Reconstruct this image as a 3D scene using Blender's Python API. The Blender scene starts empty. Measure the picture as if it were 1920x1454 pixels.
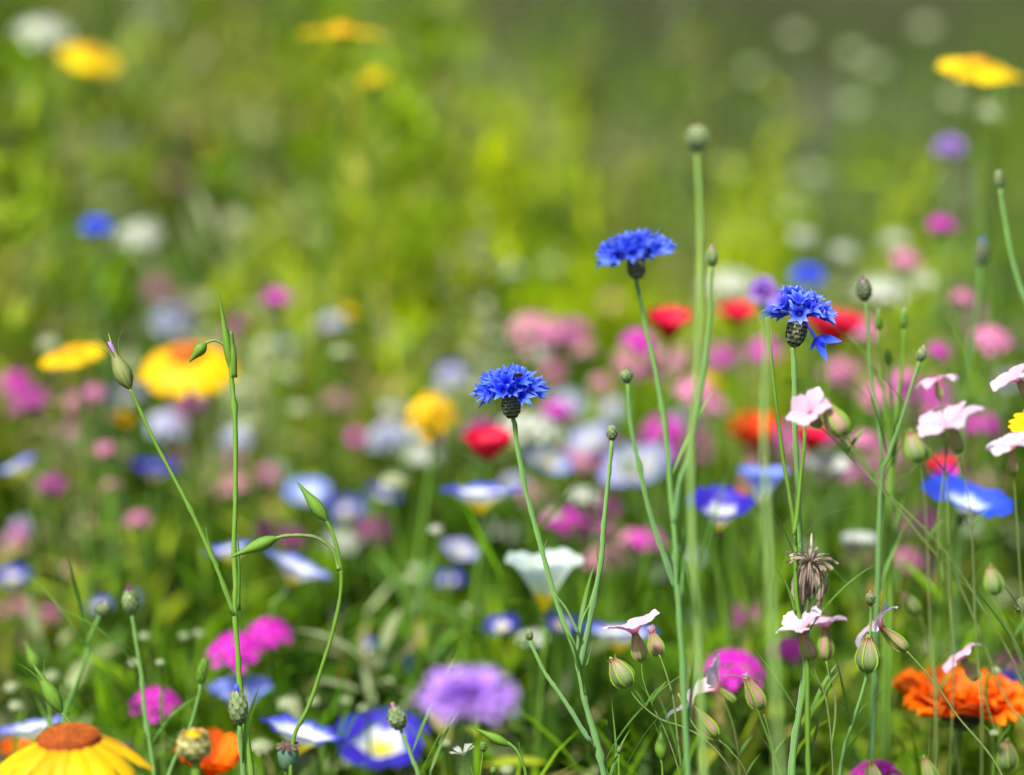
import bpy, math, random
import numpy as np
from mathutils import Matrix, Vector, Euler
random.seed(7); rng = np.random.default_rng(7)
S = bpy.context.scene; C = S.collection
PI = math.pi; R = math.radians

# ------------------------------------------------------------------ camera, sky, sun, exposure
CAM_Z, PITCH, FOC, FOCUS = 0.90, R(12.0), 100.0, 1.40
cam_d = bpy.data.cameras.new('camera'); cam = bpy.data.objects.new('camera', cam_d); C.objects.link(cam)
cam_d.lens = FOC; cam_d.sensor_width = 36; cam_d.clip_start = .02; cam_d.clip_end = 500
cam.location = (0, 0, CAM_Z); cam.rotation_euler = (PI/2 - PITCH, 0, 0)
cam_d.dof.use_dof = True; cam_d.dof.focus_distance = FOCUS; cam_d.dof.aperture_fstop = 2.5
S.camera = cam
w = bpy.data.worlds.new('World'); S.world = w; w.use_nodes = True
sky = w.node_tree.nodes.new('ShaderNodeTexSky'); sky.sky_type = 'NISHITA'; sky.sun_disc = False
SUN_EL, SUN_AZ = R(56), R(215)      # azimuth from +Y clockwise: behind the camera, to the left
sky.sun_elevation = SUN_EL; sky.sun_rotation = SUN_AZ; sky.dust_density = 3.0; sky.air_density = 1.0
bg = w.node_tree.nodes['Background']; bg.inputs[1].default_value = 0.085
w.node_tree.links.new(sky.outputs[0], bg.inputs[0])
sl = bpy.data.lights.new('sun', 'SUN'); sl.energy = 4.2; sl.angle = R(6); sl.color = (1, .95, .86)
so = bpy.data.objects.new('sun', sl); C.objects.link(so)
sd = Vector((math.sin(SUN_AZ)*math.cos(SUN_EL), math.cos(SUN_AZ)*math.cos(SUN_EL), math.sin(SUN_EL)))
so.rotation_euler = sd.to_track_quat('Z', 'Y').to_euler(); so.location = (0, 0, 5)
S.view_settings.view_transform = 'Standard'; S.view_settings.look = 'None'
S.view_settings.gamma = 1; S.view_settings.exposure = 1.15
S.cycles.use_denoising = True
S.cycles.max_bounces = 8; S.cycles.transmission_bounces = 4; S.cycles.diffuse_bounces = 5
S.cycles.sample_clamp_indirect = 6

FW = Vector((0, math.cos(PITCH), -math.sin(PITCH))); UP = Vector((0, math.sin(PITCH), math.cos(PITCH)))
RT = Vector((1, 0, 0)); CL = Vector((0, 0, CAM_Z))
def at(px, py, d):                       # photo pixel (1920 wide) and distance along the lens axis -> world point
    k = 36/FOC/1920*d
    return CL + FW*d + RT*((px-960)*k) + UP*((727-py)*k)
def mpp(d): return 36/FOC/1920*d         # metres per photo pixel

# ------------------------------------------------------------------ materials
MATS = {}
def newmat(name):
    m = bpy.data.materials.new(name); m.use_nodes = True; nt = m.node_tree; nt.nodes.clear()
    return m, nt, nt.nodes, nt.links
def ramp(n, stops):
    r = n.new('ShaderNodeValToRGB'); e = r.color_ramp.elements
    while len(e) > 1: e.remove(e[-1])
    e[0].position = stops[0][0]; e[0].color = (*stops[0][1], 1)
    for p, c in stops[1:]:
        x = e.new(p); x.color = (*c, 1)
    return r
def soft(name, stops, tl=.35, rough=.55, vein=.25, var=.25, vs=60, coat=0.0):
    """thin organic surface: colour along its length (attribute R), veins, piece to piece variation, light through it"""
    if name in MATS: return MATS[name]
    m, nt, n, l = newmat(name)
    at_ = n.new('ShaderNodeAttribute'); at_.attribute_name = 'Col'
    sp = n.new('ShaderNodeSeparateColor'); l.new(at_.outputs['Color'], sp.inputs[0])
    r = ramp(n, stops); l.new(sp.outputs[0], r.inputs[0])
    mp = n.new('ShaderNodeCombineXYZ'); l.new(sp.outputs[1], mp.inputs[0]); l.new(sp.outputs[2], mp.inputs[1])
    ml = n.new('ShaderNodeMath'); ml.operation = 'MULTIPLY'; l.new(sp.outputs[0], ml.inputs[0]); ml.inputs[1].default_value = .12
    l.new(ml.outputs[0], mp.inputs[2])
    nz = n.new('ShaderNodeTexNoise'); nz.inputs['Scale'].default_value = 14; nz.inputs['Detail'].default_value = 3
    l.new(mp.outputs[0], nz.inputs['Vector'])
    f = n.new('ShaderNodeMapRange'); f.inputs['From Min'].default_value = .3; f.inputs['From Max'].default_value = .7
    f.inputs['To Min'].default_value = 1-vein; f.inputs['To Max'].default_value = 1+vein; l.new(nz.outputs[0], f.inputs[0])
    f2 = n.new('ShaderNodeMapRange'); f2.inputs['To Min'].default_value = 1-var; f2.inputs['To Max'].default_value = 1+var
    l.new(sp.outputs[2], f2.inputs[0])
    mu = n.new('ShaderNodeMath'); mu.operation = 'MULTIPLY'; l.new(f.outputs[0], mu.inputs[0]); l.new(f2.outputs[0], mu.inputs[1])
    vm = n.new('ShaderNodeVectorMath'); vm.operation = 'SCALE'; l.new(r.outputs[0], vm.inputs[0]); l.new(mu.outputs[0], vm.inputs['Scale'])
    bs = n.new('ShaderNodeBsdfPrincipled'); l.new(vm.outputs[0], bs.inputs['Base Color'])
    bs.inputs['Roughness'].default_value = rough; bs.inputs['Specular IOR Level'].default_value = .25
    bs.inputs['Sheen Weight'].default_value = coat
    bp = n.new('ShaderNodeBump'); bp.inputs['Strength'].default_value = .25; bp.inputs['Distance'].default_value = .0004
    l.new(nz.outputs[0], bp.inputs['Height']); l.new(bp.outputs[0], bs.inputs['Normal'])
    tr = n.new('ShaderNodeBsdfTranslucent'); l.new(vm.outputs[0], tr.inputs[0])
    mx = n.new('ShaderNodeMixShader'); mx.inputs[0].default_value = tl
    l.new(bs.outputs[0], mx.inputs[1]); l.new(tr.outputs[0], mx.inputs[2])
    o = n.new('ShaderNodeOutputMaterial'); l.new(mx.outputs[0], o.inputs[0])
    MATS[name] = m; return m
def foliage(name, cols, scale=5, tl=.4, rough=.5):
    """meadow greenery: plants of different greens grow in drifts (noise in place) and differ leaf by leaf"""
    m, nt, n, l = newmat(name)
    at_ = n.new('ShaderNodeAttribute'); at_.attribute_name = 'Col'
    sp = n.new('ShaderNodeSeparateColor'); l.new(at_.outputs['Color'], sp.inputs[0])
    r = ramp(n, [(i/(len(cols)-1), c) for i, c in enumerate(cols)])
    l.new(sp.outputs[2], r.inputs[0])
    sc = n.new('ShaderNodeMapRange'); sc.inputs['To Min'].default_value = .7; sc.inputs['To Max'].default_value = 1.35
    l.new(sp.outputs[1], sc.inputs[0])
    vm = n.new('ShaderNodeVectorMath'); vm.operation = 'SCALE'; l.new(r.outputs[0], vm.inputs[0]); l.new(sc.outputs[0], vm.inputs['Scale'])
    bs = n.new('ShaderNodeBsdfPrincipled'); l.new(vm.outputs[0], bs.inputs['Base Color'])
    bs.inputs['Roughness'].default_value = rough; bs.inputs['Specular IOR Level'].default_value = .05
    tr = n.new('ShaderNodeBsdfTranslucent'); l.new(vm.outputs[0], tr.inputs[0])
    mx = n.new('ShaderNodeMixShader'); mx.inputs[0].default_value = tl
    l.new(bs.outputs[0], mx.inputs[1]); l.new(tr.outputs[0], mx.inputs[2])
    o = n.new('ShaderNodeOutputMaterial'); l.new(mx.outputs[0], o.inputs[0])
    return m
def flat3(a, b=None, c=None): b = b or a; c = c or b; return [(0, a), (.5, b), (1, c)]

stem_g = soft('stem_green', flat3((.13, .27, .03), (.14, .28, .03), (.12, .26, .035)), .25, .5, .2, .1)
stem_b = soft('stem_glaucous', flat3((.12, .27, .05), (.11, .26, .055), (.09, .22, .07)), .2, .55, .25, .1, coat=.3)
stem_r = soft('stem_brownish', flat3((.15, .24, .05), (.14, .19, .06), (.16, .25, .05)), .2, .5, .2, .1)
stem_f = soft('stem_pale', flat3((.20, .33, .07), (.19, .32, .08), (.16, .28, .08)), .25, .55, .2, .1)
leaf_m = soft('leaf_green', flat3((.07, .17, .03), (.09, .22, .03), (.12, .26, .03)), .4, .45, .2, .25)
pod_m = soft('pod_green', flat3((.11, .24, .03), (.15, .30, .03), (.12, .26, .04)), .35, .45, .3, .15)
bract_m = soft('bract_scale', [(0, (.13, .22, .10)), (.42, (.12, .18, .08)), (.55, (.05, .012, .03)), (.78, (.05, .012, .03)), (.88, (.50, .44, .40)), (1, (.6, .55, .5))], .15, .5, .3, .3)
bractg_m = soft('bract_scale_pale', [(0, (.15, .24, .10)), (.6, (.17, .25, .10)), (.8, (.22, .16, .10)), (.92, (.30, .17, .12)), (1, (.45, .36, .28))], .2, .5, .3, .3)
core_m = soft('calyx_core', flat3((.07, .12, .05)), .1)
vcal_m = soft('inflated_calyx', [(0, (.20, .26, .05)), (.35, (.42, .30, .20)), (.75, (.42, .22, .17)), (.88, (.40, .10, .12)), (1, (.40, .08, .12))], .4, .45, .25, .15)
vgre_m = soft('inflated_calyx_green', [(0, (.14, .26, .04)), (.45, (.20, .28, .11)), (.75, (.30, .24, .15)), (.92, (.34, .09, .09)), (1, (.2, .05, .05))], .4, .45, .35, .15)
rib_m = soft('calyx_rib', flat3((.18, .38, .03), (.24, .42, .04), (.32, .20, .08)), .3)
pet_pink = soft('petal_pale_pink', [(0, (.70, .22, .33)), (.16, (.76, .38, .52)), (.45, (.70, .44, .58)), (1, (.66, .49, .66))], .4, .5, .10, .08)
pet_whpk = soft('petal_white_pink', [(0, (.62, .10, .16)), (.2, (.80, .42, .52)), (.5, (.66, .52, .62)), (1, (.62, .56, .70))], .4, .5, .08, .06)
def fc(nm, a, b, c): return soft('petal_'+nm, [(0, a), (.5, b), (1, c)], .38, .55, .28, .3)
PC = {
 'blue': fc('cornflower_blue', (.02, .012, .50), (.04, .10, .90), (.15, .26, .98)),
 'bluelight': fc('light_blue', (.02, .03, .5), (.05, .12, .80), (.17, .27, .95)),
 'blueviolet': fc('veined_blue', (.04, .02, .50), (.06, .13, .88), (.24, .32, .98)),
 'bluedeep': fc('deep_blue', (.02, .01, .35), (.02, .015, .45), (.04, .03, .6)),
 'lilac': fc('lilac', (.32, .09, .56), (.48, .24, .78), (.56, .36, .84)),
 'paleblue': fc('pale_lilac', (.36, .36, .50), (.44, .46, .64), (.42, .46, .66)),
 'magenta': fc('magenta', (.35, .0, .28), (.62, .008, .48), (.68, .02, .55)),
 'plum': fc('plum', (.18, .01, .14), (.30, .03, .22), (.36, .06, .28)),
 'pink': fc('pink', (.55, .08, .28), (.68, .20, .42), (.72, .28, .50)),
 'dustpink': fc('dusty_pink', (.40, .14, .20), (.50, .22, .28), (.55, .28, .32)),
 'red': fc('red', (.26, .0, .015), (.66, .002, .035), (.70, .004, .06)),
 'redorange': fc('red_orange', (.5, .02, .0), (.75, .05, .008), (.78, .10, .01)),
 'orange': fc('orange', (.62, .06, .0), (.85, .12, .0), (.88, .17, .001)),
 'yellow': fc('yellow', (.70, .36, .0), (.78, .47, .001), (.78, .51, .002)),
 'gold': fc('golden_yellow', (.66, .42, .0), (.78, .54, .0), (.82, .58, .0)),
 'dullyel': fc('dull_yellow', (.42, .34, .05), (.52, .42, .06), (.5, .44, .1)),
 'white': fc('white', (.44, .50, .30), (.52, .55, .47), (.52, .56, .54)),
 'cream': fc('cream', (.34, .40, .18), (.42, .48, .28), (.46, .50, .34)),
 'paleaqua': fc('pale_aqua_white', (.70, .62, .05), (.70, .80, .74), (.72, .82, .80)),
}
disc_or = soft('disc_orange_brown', flat3((.42, .10, .005), (.36, .09, .005), (.5, .16, .01)), .1, .7, .3, .4)
disc_ye = soft('disc_yellow', flat3((.55, .26, .0), (.62, .32, .0), (.7, .4, .01)), .1, .7, .3, .4)
anther_m = soft('anther_violet', flat3((.02, .01, .12), (.04, .012, .15), (.06, .02, .2)), .1)
bind = {
 'aqua': soft('fan_poppy_pale', [(0, (.66, .55, .0)), (.25, (.64, .56, .02)), (.36, (.50, .62, .44)), (.7, (.54, .66, .62)), (1, (.56, .68, .66))], .5, .5, .28, .05),
 'tri': soft('bindweed_three_colour', [(0, (.72, .52, .0)), (.30, (.78, .62, .02)), (.42, (.66, .70, .52)), (.62, (.60, .66, .72)), (.78, (.10, .12, .60)), (1, (.035, .03, .52))], .35, .5, .28, .05),
 'pale': soft('bindweed_pale', [(0, (.72, .52, .0)), (.22, (.78, .66, .1)), (.34, (.66, .70, .56)), (.60, (.58, .64, .72)), (.82, (.20, .24, .66)), (1, (.12, .13, .60))], .35, .5, .28, .05),
 'deep': soft('bindweed_deep', [(0, (.72, .52, .0)), (.16, (.78, .62, .02)), (.25, (.55, .58, .44)), (.42, (.48, .52, .60)), (.54, (.035, .02, .36)), (1, (.025, .015, .36))], .35, .5, .28, .05),
 'light': soft('bindweed_light_blue', [(0, (.72, .6, .1)), (.15, (.78, .80, .60)), (.34, (.60, .70, .84)), (.6, (.22, .30, .80)), (1, (.17, .24, .80))], .4, .5, .28, .05),
 'sky': soft('bindweed_bright_blue', [(0, (.72, .7, .5)), (.2, (.70, .78, .84)), (.34, (.40, .52, .84)), (.5, (.04, .09, .70)), (1, (.02, .06, .66))], .35, .5, .28, .05),
 'wht': soft('bindweed_white_lilac', [(0, (.4, .36, .1)), (.2, (.38, .40, .34)), (.5, (.36, .38, .44)), (.75, (.28, .30, .48)), (1, (.18, .17, .52))], .35, .5, .28, .05),
}
dry_m = soft('dried_papery', flat3((.30, .22, .14), (.34, .28, .23), (.42, .33, .24)), .25, .7, .4, .35)
black_m = soft('insect_black', flat3((.012, .012, .014)), 0, .3, .1)
wing_m = soft('insect_wing', flat3((.35, .35, .38)), .5, .25, .1)

# ------------------------------------------------------------------ mesh builder
class MB:
    def __init__(s): s.v = []; s.f = []; s.c = []; s.m = []; s.n = 0
    def add(s, V, F, K, M=None, mi=0):
        V = np.asarray(V, float).reshape(-1, 3)
        if M is not None:
            A = np.array(M); V = V @ A[:3, :3].T + A[:3, 3]
        s.v.append(V); s.f += [tuple(i+s.n for i in q) for q in F]; s.c.append(np.asarray(K, float).reshape(-1, 3))
        s.m += [mi]*len(F); s.n += len(V)
    def mesh(s, name, mats):
        me = bpy.data.meshes.new(name); V = np.concatenate(s.v); K = np.concatenate(s.c)
        me.from_pydata(V.tolist(), [], s.f)
        ca = me.color_attributes.new('Col', 'FLOAT_COLOR', 'POINT')
        ca.data.foreach_set('color', np.column_stack([K, np.ones(len(K))]).ravel())
        for m in (mats if isinstance(mats, (list, tuple)) else [mats]): me.materials.append(m)
        if max(s.m): me.polygons.foreach_set('material_index', s.m)
        me.shade_smooth(); return me
    def obj(s, name, mats, parent=None, loc=None):
        return link(name, s.mesh(name, mats), parent, loc)
def link(name, me, parent=None, loc=None):
    o = bpy.data.objects.new(name, me); C.objects.link(o)
    if parent: o.parent = parent
    if loc is not None: o.location = loc
    return o
def gridf(a, b): return [(i*b+j, i*b+j+1, (i+1)*b+j+1, (i+1)*b+j) for i in range(a-1) for j in range(b-1)]
PROF = {
 'lance': lambda t: np.sin(PI*np.clip(t, 0, 1)**.75)**.9*.97+.03*(1-t),
 'ob': lambda t: .22+.78*np.sin(PI*.5*np.minimum(1, (t/.72)))**1.4*np.where(t > .72, np.sqrt(np.maximum(0, 1-((t-.72)/.30)**2)), 1),
 'strap': lambda t: .45+.55*np.sin(PI*.5*np.minimum(1, t/.35))*np.where(t > .8, np.sqrt(np.maximum(.02, 1-((t-.8)/.215)**2)), 1),
 'fan': lambda t: .10+.90*t**.9,
 'blade': lambda t: (1-t)**.6*.9+.1*(1-t),
}
def petal(L, W, prof='ob', e0=0., e1=0., nu=6, nv=5, cup=0., rip=0., fur=0., tip=0., notch=0., twist=0., rnd=None, side=0., k=3):
    t = np.linspace(0, 1, nu+1); s = np.linspace(-1, 1, nv)
    e = e0+(e1-e0)*t; em = (e[1:]+e[:-1])/2
    x = np.concatenate([[0], np.cumsum(np.cos(em))])*L/nu; z = np.concatenate([[0], np.cumsum(np.sin(em))])*L/nu
    wd = W*PROF[prof](t)/2
    T, Sg = np.meshgrid(t, s, indexing='ij')
    rnd = random.random() if rnd is None else rnd
    dl = L*T**2*(-tip*Sg**2 + notch*np.cos(Sg*PI*k))
    X = x[:, None]+dl*np.cos(e)[:, None]; Z = z[:, None]+dl*np.sin(e)[:, None]
    Y = Sg*wd[:, None] + side*L*T**2
    off = cup*Sg**2*wd[:, None] + fur*W*np.cos(Sg*PI*2.5)*T + rip*L*np.sin(Sg*PI*2.3+rnd*20)*T**2 + rip*.6*L*np.sin(Sg*5+T*7+rnd*9)*T
    if twist:
        a = twist*T; off = off + Y*np.sin(a); Y = Y*np.cos(a)
    X = X-off*np.sin(e)[:, None]; Z = Z+off*np.cos(e)[:, None]
    V = np.stack([X, Y, Z], -1).reshape(-1, 3)
    K = np.stack([T, (Sg+1)/2, np.full_like(T, rnd)], -1).reshape(-1, 3)
    return V, gridf(nu+1, nv), K
def RZ(a): return Matrix.Rotation(a, 4, 'Z')
def RY(a): return Matrix.Rotation(a, 4, 'Y')
def RX(a): return Matrix.Rotation(a, 4, 'X')
def TR(x, y, z): return Matrix.Translation((x, y, z))
def SC(x, y=None, z=None): return Matrix.Diagonal((x, y or x, z or x, 1))
def lathe(prof, n=16, rib=0., ribn=5, rnd=.5, wob=0.):
    P = np.array(prof); th = np.linspace(0, 2*PI, n, endpoint=False); m = len(P)
    rr = P[:, 0][:, None]*(1+rib*np.cos(ribn*th)[None, :])*(1+wob*rng.normal(size=(m, n)))
    V = np.stack([rr*np.cos(th), rr*np.sin(th), np.repeat(P[:, 1][:, None], n, 1)], -1).reshape(-1, 3)
    F = [(i*n+j, i*n+(j+1) % n, (i+1)*n+(j+1) % n, (i+1)*n+j) for i in range(m-1) for j in range(n)]
    T = np.repeat(np.linspace(0, 1, m)[:, None], n, 1)
    K = np.stack([T, np.repeat((.5+.5*np.cos(ribn*th))[None, :], m, 0), np.full_like(T, rnd)], -1).reshape(-1, 3)
    return V, F, K
def smooth(P, k=5):
    P = [np.array(p, float) for p in P]; out = []
    Q = [2*P[0]-P[1]]+P+[2*P[-1]-P[-2]]
    for i in range(1, len(Q)-2):
        for j in range(k):
            t = j/k; a, b, c, d = Q[i-1:i+3]
            out.append(.5*((2*b)+(-a+c)*t+(2*a-5*b+4*c-d)*t*t+(-a+3*b-3*c+d)*t**3))
    out.append(P[-1]); return np.array(out)
def tube(P, rad, n=7, rnd=None, rib=0.):
    P = np.asarray(P, float); m = len(P); rad = np.broadcast_to(rad, (m,)) if np.ndim(rad) else np.full(m, rad)
    D = np.gradient(P, axis=0); D /= np.linalg.norm(D, axis=1)[:, None]+1e-9
    u = np.cross(D[0], (0.1, 1, .2)); u /= np.linalg.norm(u); U = []
    for d in D:
        u = u-d*np.dot(u, d); u /= np.linalg.norm(u)+1e-9; U.append(u.copy())
    U = np.array(U); Wv = np.cross(D, U); th = np.linspace(0, 2*PI, n, endpoint=False)
    rr = (1+rib*np.cos(np.arange(n)*PI))
    V = (P[:, None]+rad[:, None, None]*rr[None, :, None]*(np.cos(th)[None, :, None]*U[:, None]+np.sin(th)[None, :, None]*Wv[:, None])).reshape(-1, 3)
    F = [(i*n+j, i*n+(j+1) % n, (i+1)*n+(j+1) % n, (i+1)*n+j) for i in range(m-1) for j in range(n)]
    F += [tuple(range(n))[::-1], tuple((m-1)*n+j for j in range(n))]
    T = np.repeat(np.linspace(0, 1, m)[:, None], n, 1); rnd = random.random() if rnd is None else rnd
    K = np.stack([T, np.repeat((np.arange(n)/n)[None, :], m, 0), np.full_like(T, rnd)], -1).reshape(-1, 3)
    return V, F, K
def hairs(mb, P, rad, n, L):
    P = np.asarray(P)
    for _ in range(n):
        i = random.randrange(len(P)-1); p = P[i]+(P[i+1]-P[i])*random.random()
        d = rng.normal(size=3); d /= np.linalg.norm(d); q = p+d*(np.mean(rad)+L*random.uniform(.4, 1))
        s = np.cross(d, rng.normal(size=3)); s = s/np.linalg.norm(s)*.00007
        mb.add([p+s, p-s, q], [(0, 1, 2)], [(.5, .5, .9)]*3)

# ------------------------------------------------------------------ plants
def plant(name, label, cat, p, group=None):
    o = bpy.data.objects.new(name, None); C.objects.link(o); o.empty_display_size = .02
    o.location = (p[0], p[1], 0); o['label'] = label; o['category'] = cat
    if group: o['group'] = group
    return o
def stem(root, pts, r0=.0009, r1=.0012, mat=None, ground=True, hair=0, name='stem', k=5, n=7, rib=0.):
    """pts: world points from the head down; the stem runs on into the ground"""
    P = [Vector(p) for p in pts]
    if ground:
        a, b = P[-2], P[-1]; g = b+(b-a).normalized()*.06; g.z = max(g.z, .02)
        e = Vector((root.location.x, root.location.y, -.01)); P += [g, g.lerp(e, .5)+Vector((0, 0, .0)), e]
    L = root.location; Q = smooth([(p.x-L.x, p.y-L.y, p.z-L.z) for p in P], k); m_ = len(Q); w_ = rng.normal(0, 1, (m_, 3)); w_[1:-1] = (w_[:-2]+w_[1:-1]+w_[2:])/3; w_[2:-2] = (w_[:-4]+w_[1:-3]+w_[2:-2]+w_[3:-1]+w_[4:])/5; w_[0] = 0
    Q = Q+w_*min(.0005, r0*.5); rad = np.linspace(r0, r1, m_)*(1+.10*np.clip(rng.normal(0, 1, m_), -1.5, 1.5)*(np.arange(m_) > 0))
    if m_ > 30: rad[rng.integers(8, m_-8, 2)] *= 1.45
    mb = MB(); mb.add(*tube(Q, rad, n, rib=rib))
    if hair: hairs(mb, Q[:int(len(Q)*.8)], rad, hair, .0009)
    return mb.obj(name, mat or stem_g, root)
def frame(pos, axis, spin=0., sc=1.):
    q = Vector(axis).normalized().to_track_quat('Z', 'Y')
    return Matrix.Translation(pos) @ q.to_matrix().to_4x4() @ RZ(spin) @ SC(sc)
def put(o, root, M):
    o.parent = root; o.matrix_local = Matrix.Translation(-root.location) @ M
def sub(o, part, M=None):                # a sub-part, placed in its part's own frame
    o.parent = part; o.matrix_local = M or Matrix.Identity(4)
def leaf_on(root, p, d, L, W, up=.8, bend=-.5, mat=None, name='leaf'):
    mb = MB(); az = math.atan2(d[1], d[0])
    mb.add(*petal(L, W, 'lance', up, up+bend, 10, 3, cup=.3, twist=random.uniform(-.5, .5)), RZ(az))
    o = mb.obj(name, mat or leaf_m); put(o, root, Matrix.Translation(p)); return o

CACHE = {}
def cached(key, fn):
    if key not in CACHE: CACHE[key] = fn()
    return CACHE[key]
# --- cornflower
def floret_geo(mb, L, M, nl=6, op=.6, lw=.20):
    mb.add(*tube(np.array([(0, 0, 0), (0, 0, .2*L), (0, 0, .42*L)]), [.03*L, .035*L, .07*L], 6, rnd=.5), M)
    for k in range(nl):
        a = (k/nl-.5)*2*PI+random.uniform(-.2, .2)
        l = L*random.uniform(.52, .70)*(.88+.12*math.cos(a)); r = random.random()
        mb.add(*petal(l, L*lw, 'lance', R(84), R(84-52*op+random.uniform(-10, 10)), 7, 4, cup=.4, rnd=r, twist=random.uniform(-.4, .4)),
               M @ TR(0, 0, .36*L) @ RZ(a) @ TR(.05*L, 0, 0))
def corn_florets(R_, n1=13, n2=9, n3=7, droop=0., op=.75, lw=.20):
    out = []
    for ring, (n, tilt, L) in enumerate(((n1, R(80), R_), (n2, R(57), R_*.98), (n3, R(31), R_*.92), (3, R(9), R_*.74))):
        for i in range(n):
            az = (i+random.uniform(-.3, .3))/n*2*PI+ring*.4
            mb = MB(); tl = tilt+R(random.uniform(-10, 10))+(R(droop*random.uniform(0, 1)) if ring == 0 else 0)
            floret_geo(mb, L*random.uniform(.86, 1.04), Matrix.Identity(4), 7, op, lw)
            out.append((mb, RZ(az) @ TR(R_*.06*max(0, 2-ring), 0, 0) @ RY(tl) @ RZ(random.uniform(-.5, .5))))
    return out
def calyx_geo(mb, r, h, core=1, rows=7, per=9, mi_core=1, close=.35):
    pr = [(.02, 0), (.55, .06), (.88, .25), (1, .45), (.92, .68), (.68, .88), (close, 1.0)]
    P = [(a*r*.93, b*h) for a, b in pr]; mb.add(*lathe(P, 14), None, mi_core)
    xs = np.array([b for a, b in pr]); ys = np.array([a for a, b in pr])
    for k in range(rows):
        z0 = .02+.80*k/(rows-1)
        for j in range(per):
            az = (j+.5*(k % 2)+random.uniform(-.1, .1))/per*2*PI
            rr = np.interp(z0, xs, ys)*r; r2 = np.interp(min(1, z0+.25), xs, ys)*r
            el = math.atan2(.25*h, r2-rr+1e-9); L = h*.27
            mb.add(*petal(L, r*.72, 'lance', el-.30, el-.02, 6, 4, cup=-.25), RZ(az) @ TR(rr*.97, 0, z0*h))
def corn_calyx(r, h, mat=bract_m, rows=7, close=.55):
    mb = MB(); calyx_geo(mb, r, h, rows=rows, close=close); return mb.mesh('calyx', [mat, core_m])
def corn_head_mesh(var):
    mb = MB()
    for m, M in corn_florets(.5, 12, 8, 6, droop=10): mb.add(np.concatenate(m.v), m.f, np.concatenate(m.c), M)
    return mb
# --- daisies, poppies, bindweeds, clusters as unit-size meshes (diameter 1, base at origin, axis +Z)
def daisy_petals(n=19, droop=0., notch=.03, rows=1):
    out = []
    for i in range(n):
        az = (i+random.uniform(-.2, .2))/n*2*PI; dr = droop+random.uniform(-.08, .08)
        out.append((petal(.36, .165*random.uniform(.9, 1.12), 'strap', .12-.2*dr, -dr, 7, 7, cup=-.25, fur=.03, notch=notch, tip=.06, k=3), RZ(az) @ TR(.135, 0, random.uniform(-.008, .008))))
    return out
def disc_geo(r=.16, h=.07, n=150):
    mb = MB(); mb.add(*lathe([(r*1.02, -.03), (r, .0), (r*.9, h*.6), (r*.6, h*.95), (r*.25, h*1.02), (.001, h*.95)], 20, rnd=.3))
    for i in range(n):
        a = i*2.39996; q = math.sqrt((i+.5)/n); z = h*(1-q**3*.75)
        mb.add(*lathe([(.008, -.01), (.009, .008), (.005, .016), (.0005, .018)], 5, rnd=random.random()), TR(math.cos(a)*r*q*.97, math.sin(a)*r*q*.97, z))
    return mb
def green_cup(r=.13, h=.10):
    mb = MB(); mb.add(*lathe([(.02, -h), (r*.6, -h*.85), (r, -h*.3), (r*1.05, -.015)], 12, wob=.02)); return mb
def multi(geos):
    mb = MB()
    for (V, F, K), M in geos: mb.add(V, F, K, M)
    return mb
def poppy_geo(n=4, open_=.6, rip=.05, W=.62, notch=.02):
    g = []
    for ring in range(2):
        for i in range(n//2 if n > 3 else n):
            az = (i/(n//2)+ring*.25*(4/n)*2)*2*PI+random.uniform(-.15, .15)
            g.append((petal(.52, W, 'ob', R(75)*(1-open_*.6), R(75)*(1-open_)*.9, 8, 9, cup=.25, rip=rip, tip=.05, notch=notch), RZ(az) @ TR(.02, 0, ring*.01)))
    return multi(g)
def double_geo(n=46, flat=.35):
    g = []
    for i in range(n):
        q = ((i+.5)/n)**.6; az = i*2.39996
        g.append((petal(.14+.32*q, .24+.10*q, 'ob', R(84)*(1-q*.6), R(80)*(1-q)+R(2)*q, 7, 8, cup=.2, rip=.09, notch=.04, tip=.1), RZ(az) @ TR(.03*q, 0, flat*.12*(1-q))))
    return multi(g)
def bind_geo(depth=.32, open_=1.0):
    w_ = rng.uniform(0, 6, 4); dent = 1-.10*np.exp(-((np.linspace(0, 2*PI, 40, endpoint=False)-w_[3])/.25)**2)
    n, m = 40, 12; q = np.linspace(0.03, 1, m); th = np.linspace(0, 2*PI, n, endpoint=False)
    Q, T = np.meshgrid(q, th, indexing='ij'); rr = .5*Q*(1-.05*(1-np.abs(np.cos(2.5*T)))*Q**4)*open_
    Z = depth*1.15*Q**.85*(1-.13*Q**3) - .04*Q**6*open_ + .018*np.cos(5*T)*Q**2+.022*np.sin(3*T+w_[0])*Q**5+.016*np.sin(11*T+w_[1])*Q**5+.012*np.sin(17*T+w_[2])*Q**7
    rr = rr*np.where(Q > .7, dent[None, :], 1)*(1+.025*np.sin(13*T+w_[1])*Q**4)
    V = np.stack([rr*np.cos(T), rr*np.sin(T), Z], -1).reshape(-1, 3)
    F = [(i*n+j, i*n+(j+1) % n, (i+1)*n+(j+1) % n, (i+1)*n+j) for i in range(m-1) for j in range(n)]
    K = np.stack([Q+.05*np.cos(5*T)+.03*np.sin(9*T+w_[0])+.02*np.sin(23*T), np.abs((T/(2*PI)*2) % 2-1)*4, np.full_like(Q, .5)], -1).reshape(-1, 3)
    mb = MB(); mb.add(V, F, K); return mb
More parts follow.
